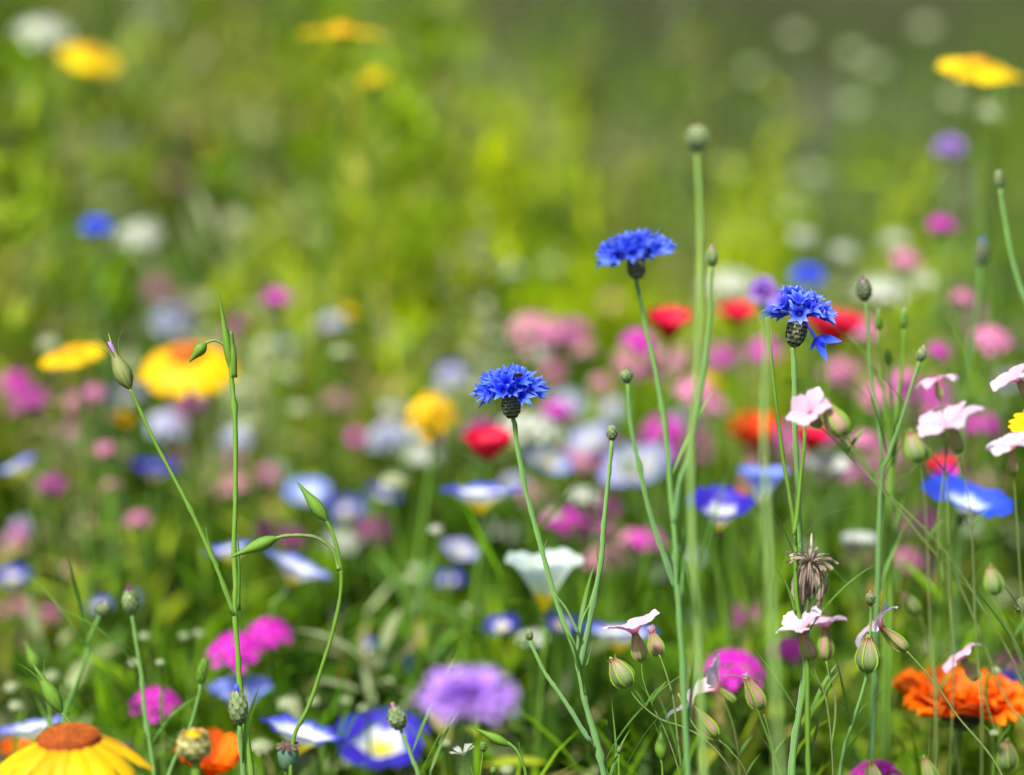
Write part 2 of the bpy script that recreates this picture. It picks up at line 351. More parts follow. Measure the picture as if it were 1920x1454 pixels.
def cluster_geo(n=30, spread=.42, dome=.25, fl=.17):
    mb = MB()
    for i in range(n):
        q = math.sqrt((i+.5)/n); a = i*2.39996; c = (math.cos(a)*spread*q, math.sin(a)*spread*q, dome*(1-q*q)+random.uniform(-.03, .03))
        ax = Vector((c[0]*1.3, c[1]*1.3, .5)).to_track_quat('Z', 'Y').to_matrix().to_4x4()
        sp = random.random()
        for k in range(5):
            mb.add(*petal(fl*.56, fl*.42, 'ob', .25, -.1, 3, 3, notch=.08, k=1, rip=.03), TR(*c) @ ax @ RZ(k/5*2*PI+sp))
    return mb
def umbel_geo(n=34, fl=.13):
    mb = cluster_geo(n, .43, .16, fl); st = MB()
    for i in range(n):
        q = math.sqrt((i+.5)/n); a = i*2.39996
        st.add(*tube([(0, 0, -.35), (math.cos(a)*.2*q, math.sin(a)*.2*q, -.12), (math.cos(a)*.43*q, math.sin(a)*.43*q, .16*(1-q*q))], .007, 3))
    return mb, st
# kinds: name -> list of (part name, mesh, material key), centre offset of the bloom, stem attach z, stem material
def kind_meshes(kind, col, var=0):
    key = (kind, col, var)
    def mk():
        st = random.getstate(); random.seed(sum(map(ord, kind))*7+var); out = []
        if kind == 'corn':
            out = [('corolla', corn_head_mesh(var).mesh('corolla', PC[col])), ('calyx', scaled_calyx())]; c, z = .12, -.32
        elif kind == 'daisy':
            pm = multi(daisy_petals(17, .25+.25*var)).mesh('corolla', PC[col]); dm = disc_geo(.15, .07, 60).mesh('disc', disc_or if var == 3 else disc_ye)
            out = [('corolla', pm), ('disc', dm), ('calyx', green_cup().mesh('calyx', core_m))]; c, z = -.02, -.10
        elif kind == 'poppy':
            out = [('corolla', poppy_geo(4 if col != 'orange' else 6, .5+.2*var, .05).mesh('corolla', PC[col]))]; c, z = .18, 0
        elif kind == 'bowl':
            out = [('corolla', poppy_geo(6, .35+.1*var, .06, .68).mesh('corolla', PC[col]))]; c, z = .22, 0
        elif kind == 'double':
            out = [('corolla', double_geo(30).mesh('corolla', PC[col])), ('calyx', green_cup(.12, .1).mesh('calyx', core_m))]; c, z = .08, -.1
        elif kind == 'bind':
            out = [('corolla', bind_geo((.26, .36, .55, .78)[var]).mesh('corolla', bind[col])), ('calyx', green_cup(.06, .14).mesh('calyx', core_m))]; c, z = (.15, .19, .28, .40)[var], -.12
        elif kind == 'clus':
            out = [('corolla', cluster_geo(30, .42, .3).mesh('corolla', PC[col])), ('calyx', green_cup(.2, .28).mesh('calyx', core_m))]; c, z = .15, -.26
        elif kind == 'umbel':
            a, b = umbel_geo(); out = [('corolla', a.mesh('corolla', PC[col])), ('ray', b.mesh('ray', stem_g))]; c, z = .08, -.35
        random.setstate(st); me0 = out[0][1]; xy = np.zeros(len(me0.vertices)*3); me0.vertices.foreach_get('co', xy); xy = xy.reshape(-1, 3)
        f = 1/max(.3, (xy[:, 0].max()-xy[:, 0].min()+xy[:, 1].max()-xy[:, 1].min())/2)
        for i_, (pn, me) in enumerate(out):
            if me is CACHE.get('calyx_unit'): me = me.copy(); out[i_] = (pn, me)
            me.transform(SC(f))
        return out, c*f, z*f
    return cached(key, mk)
def scaled_calyx(): return cached('calyx_unit', lambda: (lambda mb: (calyx_geo(mb, .12, .34, rows=5, per=7, close=.6), mb.mesh('calyx', [bract_m, core_m]))[1])(_shift(MB())))
def _shift(mb):
    old = mb.add
    def add(V, F, K, M=None, mi=0): old(V, F, K, (TR(0, 0, -.33) @ M) if M is not None else TR(0, 0, -.33), mi)
    mb.add = add; return mb
SM = {'corn': stem_b, 'daisy': stem_g, 'poppy': stem_g, 'bowl': stem_g, 'double': stem_g, 'bind': stem_g, 'clus': stem_g, 'umbel': stem_g}
NM = {'corn': ('cornflower', 'cornflower'), 'daisy': ('corn_marigold', 'daisy'), 'poppy': ('poppy', 'poppy'), 'bowl': ('poppy', 'poppy'),
      'double': ('double_marigold', 'marigold'), 'bind': ('bindweed', 'bindweed'), 'clus': ('catchfly', 'catchfly'), 'umbel': ('white_umbel', 'umbel flower')}
def bloom(kind, col, px, py, wpx, d, label, lean=(0, .0), var=0, name=None, cat=None, leaves=2, group=None, path=None, hz=1.0, thick=1.0, smat=None):
    meshes, c, z = kind_meshes(kind, col, var)
    if d > 1.43 and not path: d = 1.4+(d-1.4)*1.2 if d < 2 else d+.12
    sz = 1.1*wpx*mpp(d); ctr = at(px, py, d)
    ax = Vector((lean[0], -lean[1], 1)).normalized(); spin = random.uniform(0, 6.28)
    base = ctr-ax*c*sz
    att = base+ax*z*sz*hz
    if path: pts = [att]+[at(a, b, d if len(q) < 1 else q[0]) for a, b, *q in path]; foot = Vector(pts[-1])+Vector((random.uniform(-.02, .02), random.uniform(-.01, .03), 0))
    else:
        foot = Vector((att.x-lean[0]*.05+random.uniform(-.05, .05), att.y+random.uniform(0, .06), 0))
        pts = [att, att-ax*.02, att.lerp(foot, .35)+Vector((random.uniform(-.01, .01), 0, 0)), att.lerp(foot, .6)+Vector((random.uniform(-.01, .01), 0, 0))]
    nm, ct = NM[kind]; root = plant(name or nm, label, cat or ct, foot, group)
    M = frame(base, ax, spin, sz)@SC(1, 1, hz)
    for pn, me in meshes: put(link(pn, me), root, M)
    r = (.0009 if kind in ('corn', 'umbel') else .0012)*thick
    stem(root, pts, r, r*1.5, smat or SM[kind], n=6, k=3)
    for i in range(leaves):
        p = att.lerp(foot, random.uniform(.15, .55)); a = random.uniform(0, 6.28)
        leaf_on(root, p, (math.cos(a), math.sin(a)), random.uniform(.03, .07), random.uniform(.003, .007), random.uniform(.6, 1.2), -.7)
    return root

# ================================================================== THE SETTING
def ground():
    m, nt, n, l = newmat('soil_and_turf')
    tc = n.new('ShaderNodeTexCoord')
    n1 = n.new('ShaderNodeTexNoise'); n1.inputs['Scale'].default_value = 1.3; n1.inputs['Detail'].default_value = 6; l.new(tc.outputs['Object'], n1.inputs['Vector'])
    n2 = n.new('ShaderNodeTexNoise'); n2.inputs['Scale'].default_value = 40; n2.inputs['Detail'].default_value = 8; l.new(tc.outputs['Object'], n2.inputs['Vector'])
    r1 = ramp(n, [(.35, (.034, .028, .021)), (.5, (.045, .040, .028)), (.66, (.06, .075, .025))]); l.new(n1.outputs[0], r1.inputs[0])
    mr = n.new('ShaderNodeMapRange'); mr.inputs['To Min'].default_value = .5; mr.inputs['To Max'].default_value = 1.5; l.new(n2.outputs[0], mr.inputs[0])
    vm = n.new('ShaderNodeVectorMath'); vm.operation = 'SCALE'; l.new(r1.outputs[0], vm.inputs[0]); l.new(mr.outputs[0], vm.inputs['Scale'])
    bs = n.new('ShaderNodeBsdfPrincipled'); bs.inputs['Roughness'].default_value = .95; l.new(vm.outputs[0], bs.inputs['Base Color'])
    bp = n.new('ShaderNodeBump'); bp.inputs['Strength'].default_value = .8; bp.inputs['Distance'].default_value = .02; l.new(n2.outputs[0], bp.inputs['Height']); l.new(bp.outputs[0], bs.inputs['Normal'])
    o = n.new('ShaderNodeOutputMaterial'); l.new(bs.outputs[0], o.inputs[0])
    xs = np.linspace(-1, 1, 90); xs = np.sign(xs)*np.abs(xs)**3*150; ys = np.linspace(0, 1, 90)**3*300-3
    X, Y = np.meshgrid(xs, ys, indexing='ij'); Z = .02*np.sin(X*3.1)*np.cos(Y*2.3)*np.exp(-(X**2+Y**2)/400)-.012
    mb = MB(); mb.add(np.stack([X, Y, Z], -1).reshape(-1, 3), gridf(90, 90), np.zeros((8100, 3))); o = mb.obj('ground', m); o['kind'] = 'structure'
    mb2 = o.data; mb2.flip_normals() if mb2.polygons[0].normal.z < 0 else None
ground()

def ribbons(name, base, az, lean, L, W, bend, col, mat, seg=4, prof='blade'):
    """many leaves or blades at once: base (N,3), azimuth, elevation at the base, length, width, bend"""
    N = len(base); t = np.linspace(0, 1, seg+1)
    e = lean[:, None]+bend[:, None]*t[None, :]; em = (e[:, 1:]+e[:, :-1])/2; st = (L/seg)[:, None]
    h = np.concatenate([np.zeros((N, 1)), np.cumsum(np.cos(em)*st, 1)], 1); z = np.concatenate([np.zeros((N, 1)), np.cumsum(np.sin(em)*st, 1)], 1)
    cx = base[:, 0, None]+h*np.cos(az)[:, None]; cy = base[:, 1, None]+h*np.sin(az)[:, None]; cz = base[:, 2, None]+z
    sa = az+PI/2+rng.uniform(-.6, .6, N); wd = W[:, None]*PROF[prof](t)[None, :]/2
    sx, sy = np.cos(sa)[:, None]*wd, np.sin(sa)[:, None]*wd; sz = rng.uniform(-.4, .4, N)[:, None]*wd
    V = np.stack([np.stack([cx-sx, cy-sy, cz-sz], -1), np.stack([cx+sx, cy+sy, cz+sz], -1)], 2).reshape(-1, 3)
    k = 2*(seg+1); b = (np.arange(N)*k)[:, None]+(np.arange(seg)*2)[None, :]
    F = np.stack([b, b+1, b+3, b+2], -1).reshape(-1, 4)
    K = np.zeros((N, seg+1, 2, 4)); K[..., 0] = t[None, :, None]; K[..., 1] = rng.uniform(0, 1, N)[:, None, None]; K[..., 2] = col[:, None, None]; K[..., 3] = 1
    me = bpy.data.meshes.new(name); me.vertices.add(len(V)); me.vertices.foreach_set('co', V.ravel())
    me.loops.add(F.size); me.loops.foreach_set('vertex_index', F.ravel().astype(np.int32))
    me.polygons.add(len(F)); me.polygons.foreach_set('loop_start', np.arange(0, F.size, 4, dtype=np.int32))
    me.update(calc_edges=True); ca = me.color_attributes.new('Col', 'FLOAT_COLOR', 'POINT'); ca.data.foreach_set('color', K.ravel())
    me.materials.append(mat); me.shade_smooth(); o = link(name, me); o['kind'] = 'stuff'; return o
def vnoise(x, y, s, seed):                       # smooth value noise
    g = np.random.default_rng(seed).uniform(0, 1, (64, 64)); x = x*s+20; y = y*s+7
    xi = np.floor(x).astype(int); yi = np.floor(y).astype(int); fx = x-xi; fy = y-yi; fx = fx*fx*(3-2*fx); fy = fy*fy*(3-2*fy)
    G = lambda a, b: g[a % 64, b % 64]
    return (G(xi, yi)*(1-fx)+G(xi+1, yi)*fx)*(1-fy)+(G(xi, yi+1)*(1-fx)+G(xi+1, yi+1)*fx)*fy
def edge(x): return np.interp(x, [-1.6, -.5, -.1, .12, .3, .6, 1.4], [6.2, 5.8, 4.9, 2.95, 2.75, 2.9, 3.6])   # far border of the dense meadow
def canopy(x, y):
    h = np.interp(y, [.9, 1.35, 1.7, 2.3, 3, 4.5, 6], [.27, .32, .36, .43, .47, .50, .48])
    u = x/y; h = h + np.interp(y, [2.6, 3.4, 4.4, 6], [0, .08, .20, .24])*np.clip((-.02-u)*14, 0, 1)
    h = h*(1-.17*np.clip((u-.01)/.05, 0, 1)*np.clip((y-1.9)/.5, 0, 1))
    return h*(1+.30*(vnoise(x, y, 5, 3)-.5)+.2*(vnoise(x, y, 14, 4)-.5))
def scatter(N, y0, y1, marg=.45, pw=1.0):
    y = y0+(y1-y0)*rng.uniform(0, 1, N)**pw; x = rng.uniform(-1, 1, N)*(.19*y+marg); return x, y
def keep(x, y, inside=True):
    k = y < edge(x)+.25*(vnoise(x, y, 6, 9)-.5); return k if inside else ~k
def drift(x, y, s, seed, jit=.18): return np.clip(vnoise(x, y, s, seed)*1.5-.25+rng.normal(0, jit, len(x)), 0, 1)
GREENS = [(.035, .065, .006), (.07, .15, .004), (.115, .23, .004), (.20, .33, .005), (.26, .33, .02), (.26, .20, .07), (.33, .40, .20)]
fol_m = foliage('meadow_leaves', GREENS, tl=.42)
grs_m = foliage('meadow_grass_blades', [(.04, .12, .003), (.08, .20, .003), (.13, .27, .004), (.19, .30, .02), (.24, .28, .08)])
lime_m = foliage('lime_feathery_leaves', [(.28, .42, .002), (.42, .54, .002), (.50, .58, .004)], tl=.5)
und_m = foliage('undergrowth_leaves', [(.02, .05, .006), (.035, .09, .005), (.05, .13, .005), (.08, .16, .01)], tl=.35)
pale_m = foliage('pale_seed_sprays', [(.30, .38, .18), (.36, .42, .26), (.34, .30, .18), (.40, .44, .34)], tl=.4)
turf_m = foliage('far_turf', [(.05, .052, .022), (.05, .08, .016), (.08, .09, .035)], tl=.25)
def plants_of_leaves(name, n, per, y0, y1, mat, L, W, cols, rad=.03, zlo=.1, hmul=1., inside=True, xlim=None):
    """leafy plants: each has its own tint, height and leaves round its stem"""
    x, y = scatter(n, y0, y1, pw=.9); k = keep(x, y, inside)
    if xlim: k &= (x/y > xlim[0]) & (x/y < xlim[1])
    x, y = x[k], y[k]; n = len(x); H = canopy(x, y)*hmul*rng.uniform(.7, 1.15, n); tint = np.clip(cols(x, y)+rng.normal(0, .13, n), 0, 1)
    I = np.repeat(np.arange(n), per); N = len(I); u = rng.uniform(zlo, 1, N)**.7; a = rng.uniform(0, 2*PI, N); q = rng.uniform(0, 1, N)**.5*rad*(1.25-u)
    base = np.stack([x[I]+np.cos(a)*q, y[I]+np.sin(a)*q, H[I]*u], -1)
    return ribbons(name, base, a+rng.normal(0, .5, N), rng.uniform(R(10), R(80), N), rng.uniform(*L, N), rng.uniform(*W, N), rng.uniform(-1.1, .3, N), np.clip(tint[I]+rng.normal(0, .05, N), 0, 1), mat, 3, 'lance')
# tall grass and stems
x, y = scatter(30000, .95, 6.3, pw=.9); k = keep(x, y); x, y = x[k], y[k]; N = len(x); H = canopy(x, y)
ribbons('grass', np.stack([x, y, np.zeros(N)], -1), rng.uniform(0, 2*PI, N), rng.uniform(R(68), R(90), N), H*rng.uniform(.55, 1.12, N), rng.uniform(.0018, .0045, N), rng.uniform(-.7, .1, N), drift(x, y, 3, 11), grs_m, 5)
plants_of_leaves('meadow_foliage', 4600, 44, 1.0, 6.3, fol_m, (.02, .055), (.003, .011), lambda x, y: vnoise(x, y, 5, 21)*1.3-.15, .045)
plants_of_leaves('dark_undergrowth', 2400, 60, 1.35, 3.0, und_m, (.02, .06), (.005, .014), lambda x, y: vnoise(x, y, 6, 61), .06, .05, .88)
plants_of_leaves('seed_sprays', 520, 34, 1.9, 6.0, pale_m, (.006, .016), (.005, .010), lambda x, y: vnoise(x, y, 5, 77), .03, .7, 1.2)
plants_of_leaves('scattered_weeds', 300, 46, 2.8, 7.5, fol_m, (.02, .06), (.005, .014), lambda x, y: vnoise(x, y, 5, 95)*.8-.15, .06, .05, .72, inside=False, xlim=(.0, 1))
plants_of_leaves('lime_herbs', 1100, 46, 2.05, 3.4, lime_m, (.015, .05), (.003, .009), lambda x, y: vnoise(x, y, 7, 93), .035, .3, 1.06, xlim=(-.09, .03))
plants_of_leaves('tall_herbs', 800, 62, 1.95, 4.2, fol_m, (.02, .06), (.004, .012), lambda x, y: vnoise(x, y, 7, 91)*1.5-.2, .035, .25, 1.42, xlim=(-1, -.015))
plants_of_leaves('tall_foliage', 60, 50, 1.9, 3.2, fol_m, (.02, .05), (.003, .009), lambda x, y: vnoise(x, y, 7, 92)*1.3, .03, .25, 1.25, xlim=(.02, 1))
x, y = scatter(260, 1.3, 2.2); ribbons('dead_grass', np.stack([x, y, np.zeros(len(x))], -1), rng.uniform(0, 2*PI, len(x)), rng.uniform(R(60), R(88), len(x)), rng.uniform(.3, .5, len(x)), rng.uniform(.001, .0025, len(x)), rng.uniform(-1.2, .2, len(x)), rng.uniform(0, 1, len(x)), foliage('dead_straw', [(.30, .24, .12), (.38, .30, .17), (.26, .19, .10)]), 8)
plants_of_leaves('near_leaves', 300, 26, 1.28, 1.75, grs_m, (.03, .07), (.0015, .004), lambda x, y: vnoise(x, y, 9, 78), .03, .3, 1.14)
# lime green feathery clump in the middle distance
def clump(name, n, cx, cy, rx, ry, z0, z1, Lr, Wr, mat, seed=0):
    a = rng.normal(0, .5, (n, 2)); x = cx+a[:, 0]*rx; y = cy+a[:, 1]*ry
    z = z0+(z1-z0)*rng.uniform(0, 1, n)**.8*np.exp(-(a**2).sum(1)*.5)
    return ribbons(name, np.stack([x, y, z], -1), rng.uniform(0, 2*PI, n), rng.uniform(R(10), R(85), n), rng.uniform(*Lr, n), rng.uniform(*Wr, n), rng.uniform(-.8, .3, n), rng.uniform(0, 1, n), mat, 3, 'lance')
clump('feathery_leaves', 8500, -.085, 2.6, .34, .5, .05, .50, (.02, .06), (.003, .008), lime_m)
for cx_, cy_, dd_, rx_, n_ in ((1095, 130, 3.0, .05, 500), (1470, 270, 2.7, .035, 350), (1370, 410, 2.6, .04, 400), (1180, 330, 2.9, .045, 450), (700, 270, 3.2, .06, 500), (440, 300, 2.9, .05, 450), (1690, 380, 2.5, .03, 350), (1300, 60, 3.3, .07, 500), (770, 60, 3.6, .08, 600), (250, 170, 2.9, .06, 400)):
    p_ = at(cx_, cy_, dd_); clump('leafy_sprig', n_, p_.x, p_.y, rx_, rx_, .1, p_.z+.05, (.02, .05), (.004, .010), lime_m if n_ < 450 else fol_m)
# short turf beyond the meadow
x = rng.uniform(-2.6, 2.6, 60000); y = 2.6+11*rng.uniform(0, 1, 60000)**1.3; k = keep(x, y, False) & (np.abs(x) < .2*y+.6); x, y = x[k], y[k]; N = len(x)
dn = (vnoise(x, y, 2.2, 33) > .5) & (y > 5.5) | (y > 8.5); x, y = x[dn], y[dn]; N = len(x)
ribbons('turf', np.stack([x, y, np.zeros(N)], -1), rng.uniform(0, 2*PI, N), rng.uniform(R(40), R(90), N), rng.uniform(.03, .12, N), rng.uniform(.004, .009, N), rng.uniform(-.8, .1, N), drift(x, y, 2, 31), turf_m, 3)
# sparse tall weeds over the bare ground on the right
x = rng.uniform(-.1, 1.5, 900); y = rng.uniform(2.4, 5.2, 900); k = (vnoise(x, y, 7, 51) > .52); x, y = x[k], y[k]; N = len(x)
ribbons('tall_weeds', np.stack([x, y, np.zeros(N)], -1), rng.uniform(0, 2*PI, N), rng.uniform(R(72), R(90), N), rng.uniform(.35, .72, N), rng.uniform(.003, .008, N), rng.uniform(-.4, .1, N), drift(x, y, 3, 41), grs_m, 5)

# ================================================================== SOFT BLOOMS BEHIND (AND TWO IN FRONT OF) THE SHARP PLANE
B = bloom
# yellow daisies
B('daisy', 'gold', 640, 62, 150, 1.86, 'flat golden marigold seen edge-on at the very top of the meadow', lean=(.02, -.12), leaves=1)
B('clus', 'gold', 703, 143, 52, 1.95, 'small round golden bloom just below the flat golden marigold', leaves=0)
B('daisy', 'gold', 1832, 125, 138, 1.72, 'large golden marigold high at the upper right edge', lean=(.1, .2), var=1)
B('daisy', 'gold', 1893, 140, 56, 1.76, 'smaller golden marigold tucked against the large upper right one', lean=(.3, .1))
B('daisy', 'gold', 170, 104, 112, 2.05, 'dull gold marigold, far out of focus, beside the white bloom in the top left', lean=(.35, .3), var=1)
B('daisy', 'dullyel', 340, 222, 62, 2.9, 'faint dull yellow bloom far back, upper of the pair at upper left', lean=(.1, .3))
B('daisy', 'dullyel', 385, 262, 58, 2.9, 'faint dull yellow bloom far back, lower of the pair at upper left', lean=(-.1, .3))
B('clus', 'dullyel', 498, 140, 40, 2.9, 'tiny dull yellow blur left of the golden bloom near the top')
B('daisy', 'yellow', 135, 662, 118, 1.66, 'yellow marigold seen from the side near the left edge', lean=(-.18, .12), var=1)
B('daisy', 'yellow', 352, 668, 176, 1.70, 'biggest yellow marigold, drooping petals under an orange centre, left of middle', lean=(.0, .35), var=3)
B('clus', 'yellow', 808, 772, 96, 1.66, 'round yellow button bloom left of the sharp cornflower', lean=(0, .7), hz=1.5, name='yellow_button_flower', cat='button flower')
B('daisy', 'yellow', 232, 785, 42, 1.7, 'small yellow bloom below and between the two big left marigolds', lean=(.4, .5))
B('daisy', 'yellow', 1966, 790, 140, 1.42, 'sharp yellow daisy reaching in at the right edge, only petal tips showing', lean=(-.15, .25), var=0)
# red and orange
B('bowl', 'red', 1257, 612, 80, 1.66, 'bright red poppy right behind the leaning cornflower stem', lean=(.02, .15))
B('bowl', 'red', 1384, 592, 66, 1.78, 'red poppy to the left of the sharp right-hand cornflower', lean=(-.05, .15), var=1)
B('bowl', 'red', 1560, 618, 110, 1.70, 'red poppy half hidden behind the hanging floret of the right-hand cornflower', lean=(.1, .05), var=1)
B('bowl', 'red', 914, 838, 82, 1.62, 'bright red cup-shaped poppy low and left of the sharp cornflower stem', lean=(-.05, .12))
B('bowl', 'redorange', 1412, 815, 86, 1.80, 'orange-red poppy above the blue bindweeds in the right middle', lean=(0, .2))
B('bowl', 'red', 1522, 826, 62, 1.66, 'dark red bloom behind the twin stems under the pink flower', lean=(.05, .1))
B('bowl', 'red', 1768, 876, 54, 1.6, 'crimson bloom just above the bright blue bindweed', lean=(-.1, .1), var=1)
B('bowl', 'magenta', 1776, 892, 40, 1.56, 'little magenta bloom resting on the bright blue bindweed', lean=(.1, .1))
B('double', 'orange', 1806, 1318, 255, 1.50, 'large ruffled orange marigold in the lower right corner', lean=(.08, .05), var=1, hz=.75)
B('bowl', 'orange', 392, 1425, 120, 1.50, 'orange poppy behind the yellow bud in the lower left', lean=(.1, .25), var=1)
B('double', 'redorange', 675, 1262, 66, 1.75, 'small pale orange bloom left of the lilac pompon', lean=(0, .3))
B('bowl', 'orange', 35, 1412, 60, 1.6, 'orange bloom in the lower left corner behind the big daisy', lean=(0, .2))
# cornflowers out of focus
B('corn', 'blue', 180, 420, 58, 1.84, 'small dark-throated cornflower alone in the left upper middle', lean=(0, .0))
B('corn', 'blue', 1515, 512, 60, 1.85, 'dim blue cornflower peeping over the sharp right-hand one', lean=(0, .1), var=1)
B('corn', 'lilac', 1432, 545, 62, 1.22, 'blurred lilac cornflower in front, overlapping the left of the right-hand blue one', lean=(0, .05), hz=1.5,
  path=[(1438, 640, 1.22), (1432, 800, 1.21), (1440, 1000, 1.19), (1452, 1250, 1.17), (1462, 1454, 1.16)], leaves=0, thick=1.15, smat=stem_f)
B('corn', 'lilac', 880, 1284, 184, 1.13, 'large very blurred lilac pompon cornflower in the front, low centre', lean=(0, .1), hz=.72, leaves=0, var=1,
  path=[(872, 1400), (880, 1600)])
B('corn', 'lilac', 1780, 270, 54, 1.9, 'lilac ball bloom under the upper right marigold', lean=(0, .2), var=1)
B('corn', 'blue', 215, 248, 52, 2.9, 'faint blue-grey bloom far back in the upper left')
B('corn', 'blue', 757, 1235, 56, 1.85, 'small dark blue bloom upper left of the lilac pompon', lean=(0, .3))
# whites
B('umbel', 'white', 82, 50, 104, 2.05, 'white bloom in the top left corner', lean=(.1, .3))
B('umbel', 'white', 262, 430, 82, 1.95, 'round white bloom beside the small left cornflower', lean=(0, .5))
B('umbel', 'cream', 640, 656, 44, 1.8, 'cream-white dot bloom left of centre above the yellow button')
B('umbel', 'white', 1002, 792, 120, 1.75, 'long white bloom right behind the sharp cornflower neck', lean=(.15, .1))
B('umbel', 'white', 1370, 522, 100, 1.9, 'broad cream bloom behind the tall bud stems', lean=(0, .25))
B('umbel', 'white', 1655, 535, 96, 1.85, 'broad white bloom right of the sharp right-hand cornflower', lean=(0, .25))
B('umbel', 'white', 1505, 438, 48, 2.0, 'small white bloom, left of three in the row at upper right', lean=(0, .3))
B('umbel', 'white', 1582, 466, 46, 2.0, 'small white bloom, middle and lowest of the row at upper right', lean=(0, .3))
B('umbel', 'white', 1680, 445, 50, 2.0, 'small white bloom, right of the row beside the pink blooms', lean=(0, .3))
B('umbel', 'white', 1735, 520, 46, 1.9, 'small white bloom under the pink blooms at right', lean=(0, .3))
B('bind', 'wht', 1192, 878, 130, 1.75, 'broad white bloom with lilac upper edge behind the thin forked stem', lean=(-.3, .35))
B('bind', 'wht', 1110, 832, 84, 1.80, 'pale lilac-white bloom beside the bud right of the sharp cornflower', lean=(-.5, .4), var=1)
B('bowl', 'white', 1548, 884, 76, 1.66, 'white cup bloom beside the twin stems in the right middle', lean=(.1, .2))
B('bowl', 'white', 1610, 1024, 62, 1.62, 'white upright bloom with separate petals, right of the dried flower', lean=(0, .0), var=0)
B('umbel', 'cream', 738, 896, 50, 1.68, 'small pinkish white bloom left of the red cup poppy', lean=(0, .4))
B('umbel', 'white', 817, 990, 26, 1.6, 'tiny white dot bloom above the mixed lilac blooms', lean=(0, .4))
B('bind', 'light', 578, 925, 78, 1.85, 'pale blue-white bloom behind the upright green pod', lean=(0, .3))
B('bind', 'aqua', 1020, 1098, 136, 1.54, 'pale white fan-shaped poppy with yellow base in the lower centre', lean=(0, -.05), var=3, name='poppy', cat='poppy')
B('umbel', 'white', 1100, 925, 60, 1.68, 'small white bloom left of the bindweeds, under the lilac one', lean=(.2, .3))
B('umbel', 'white', 1010, 660, 40, 1.9, 'faint white dot under the pale pink bloom in the middle', lean=(0, .4))
B('umbel', 'cream', 1050, 475, 46, 2.6, 'faint pale green disc of blur left of the leaning cornflower')
B('umbel', 'white', 1000, 1190, 60, 1.6, 'white specks under the fan-shaped white poppy', lean=(0, .2))
# bindweeds
B('bind', 'tri', 900, 938, 140, 1.60, 'blue, white and yellow bindweed seen edge-on below the red cup poppy', lean=(0, -.14), var=1)
B('bind', 'deep', 1350, 966, 112, 1.56, 'deep blue bindweed beside an upright pale blue one', lean=(0, .22), var=2)
B('double', 'redorange', 1372, 934, 50, 1.66, 'rusty orange bloom just behind the deep blue bindweed', lean=(0, .1))
B('bind', 'light', 1428, 915, 86, 1.60, 'upright pale blue bindweed behind the blurred front stem', lean=(.05, -.05), var=3)
B('bind', 'tri', 1160, 1200, 130, 1.60, 'blue and white bindweed under the pale pink flower', lean=(.05, -.14), var=1)
B('bind', 'sky', 1812, 940, 160, 1.53, 'bright blue bindweed with pale throat at the right', lean=(.22, .12))
B('bind', 'tri', 432, 1040, 92, 1.62, 'blue and yellow bindweed crossed by two thin stems at left', lean=(-.2, -.14), var=1)
B('bind', 'pale', 552, 1075, 128, 1.60, 'blue-edged white bindweed inside the curve of the nodding stem', lean=(.45, -.14), var=1)
B('bind', 'light', 452, 1315, 112, 1.58, 'light blue funnel bindweed behind the blue-tipped bud', lean=(0, .0), var=2)
B('bind', 'tri', 562, 1388, 150, 1.50, 'blue-rimmed white bindweed behind the poppy seed head', lean=(.25, -.14), var=1)
B('bind', 'deep', 716, 1394, 162, 1.57, 'deep blue bindweed facing the viewer behind the hairy green bud', lean=(.02, .38))
B('bind', 'pale', 60, 1376, 110, 1.52, 'blue-edged white bindweed behind the big yellow daisy', lean=(-.2, -.14), var=1)
B('bind', 'deep', 940, 1174, 62, 1.64, 'dark blue oval bloom left below the fan-shaped white poppy', lean=(-.1, .25))
B('bind', 'deep', 1052, 1170, 64, 1.64, 'dark blue bloom right below the fan-shaped white poppy', lean=(.1, .25))
B('bind', 'deep', 1902, 1284, 84, 1.62, 'dark violet-blue bindweed behind the ruffled orange marigold', lean=(.15, -.05), var=1)
B('bind', 'deep', 840, 1088, 58, 1.75, 'small dark blue bloom left of the fan-shaped white poppy', lean=(0, .15))
B('bind', 'wht', 862, 1034, 66, 1.68, 'small pale lilac bindweed above the small dark blue bloom', lean=(.3, .3))
B('bind', 'deep', 290, 885, 92, 1.80, 'dark blue bindweed under the biggest yellow marigold', lean=(.1, -.1), var=1)
B('bind', 'tri', 35, 880, 76, 1.72, 'blue bindweed at the left edge beside the wine-red bloom', lean=(-.4, -.05), var=1)
B('bind', 'deep', 22, 1082, 66, 1.75, 'almost black-blue bindweed low at the left edge', lean=(0, .2))
# pinks, magentas, plums
B('clus', 'magenta', 520, 552, 56, 1.85, 'bright magenta bloom highest in the left half')
B('clus', 'plum', 448, 600, 46, 1.9, 'dull plum bloom left below the highest magenta one')
B('clus', 'pink', 1018, 612, 82, 1.95, 'pale pink bloom above the sharp cornflower to its right', lean=(0, .2))
B('clus', 'dustpink', 1000, 650, 60, 2.05, 'dusty pink bloom below the pale pink one in the middle')
B('clus', 'pink', 1188, 680, 66, 1.9, 'pink blur left of the leaning cornflower stem under the red poppy', lean=(.2, .2))
B('clus', 'magenta', 1360, 662, 66, 1.95, 'soft purple-pink blur below the left red poppy', lean=(0, .2))
B('clus', 'plum', 905, 802, 84, 1.78, 'plum bloom directly behind the red cup poppy')
B('clus', 'plum', 52, 742, 84, 1.78, 'purple bloom at the left edge below the side-on yellow marigold', lean=(-.2, .2))
B('clus', 'pink', 176, 732, 46, 1.8, 'pink bloom beneath the side-on yellow marigold')
B('clus', 'pink', 198, 838, 42, 1.75, 'small pink bloom above the small pink and blue ones at left')
B('clus', 'pink', 262, 968, 50, 1.75, 'light pink bloom left of the thin slanting stem')
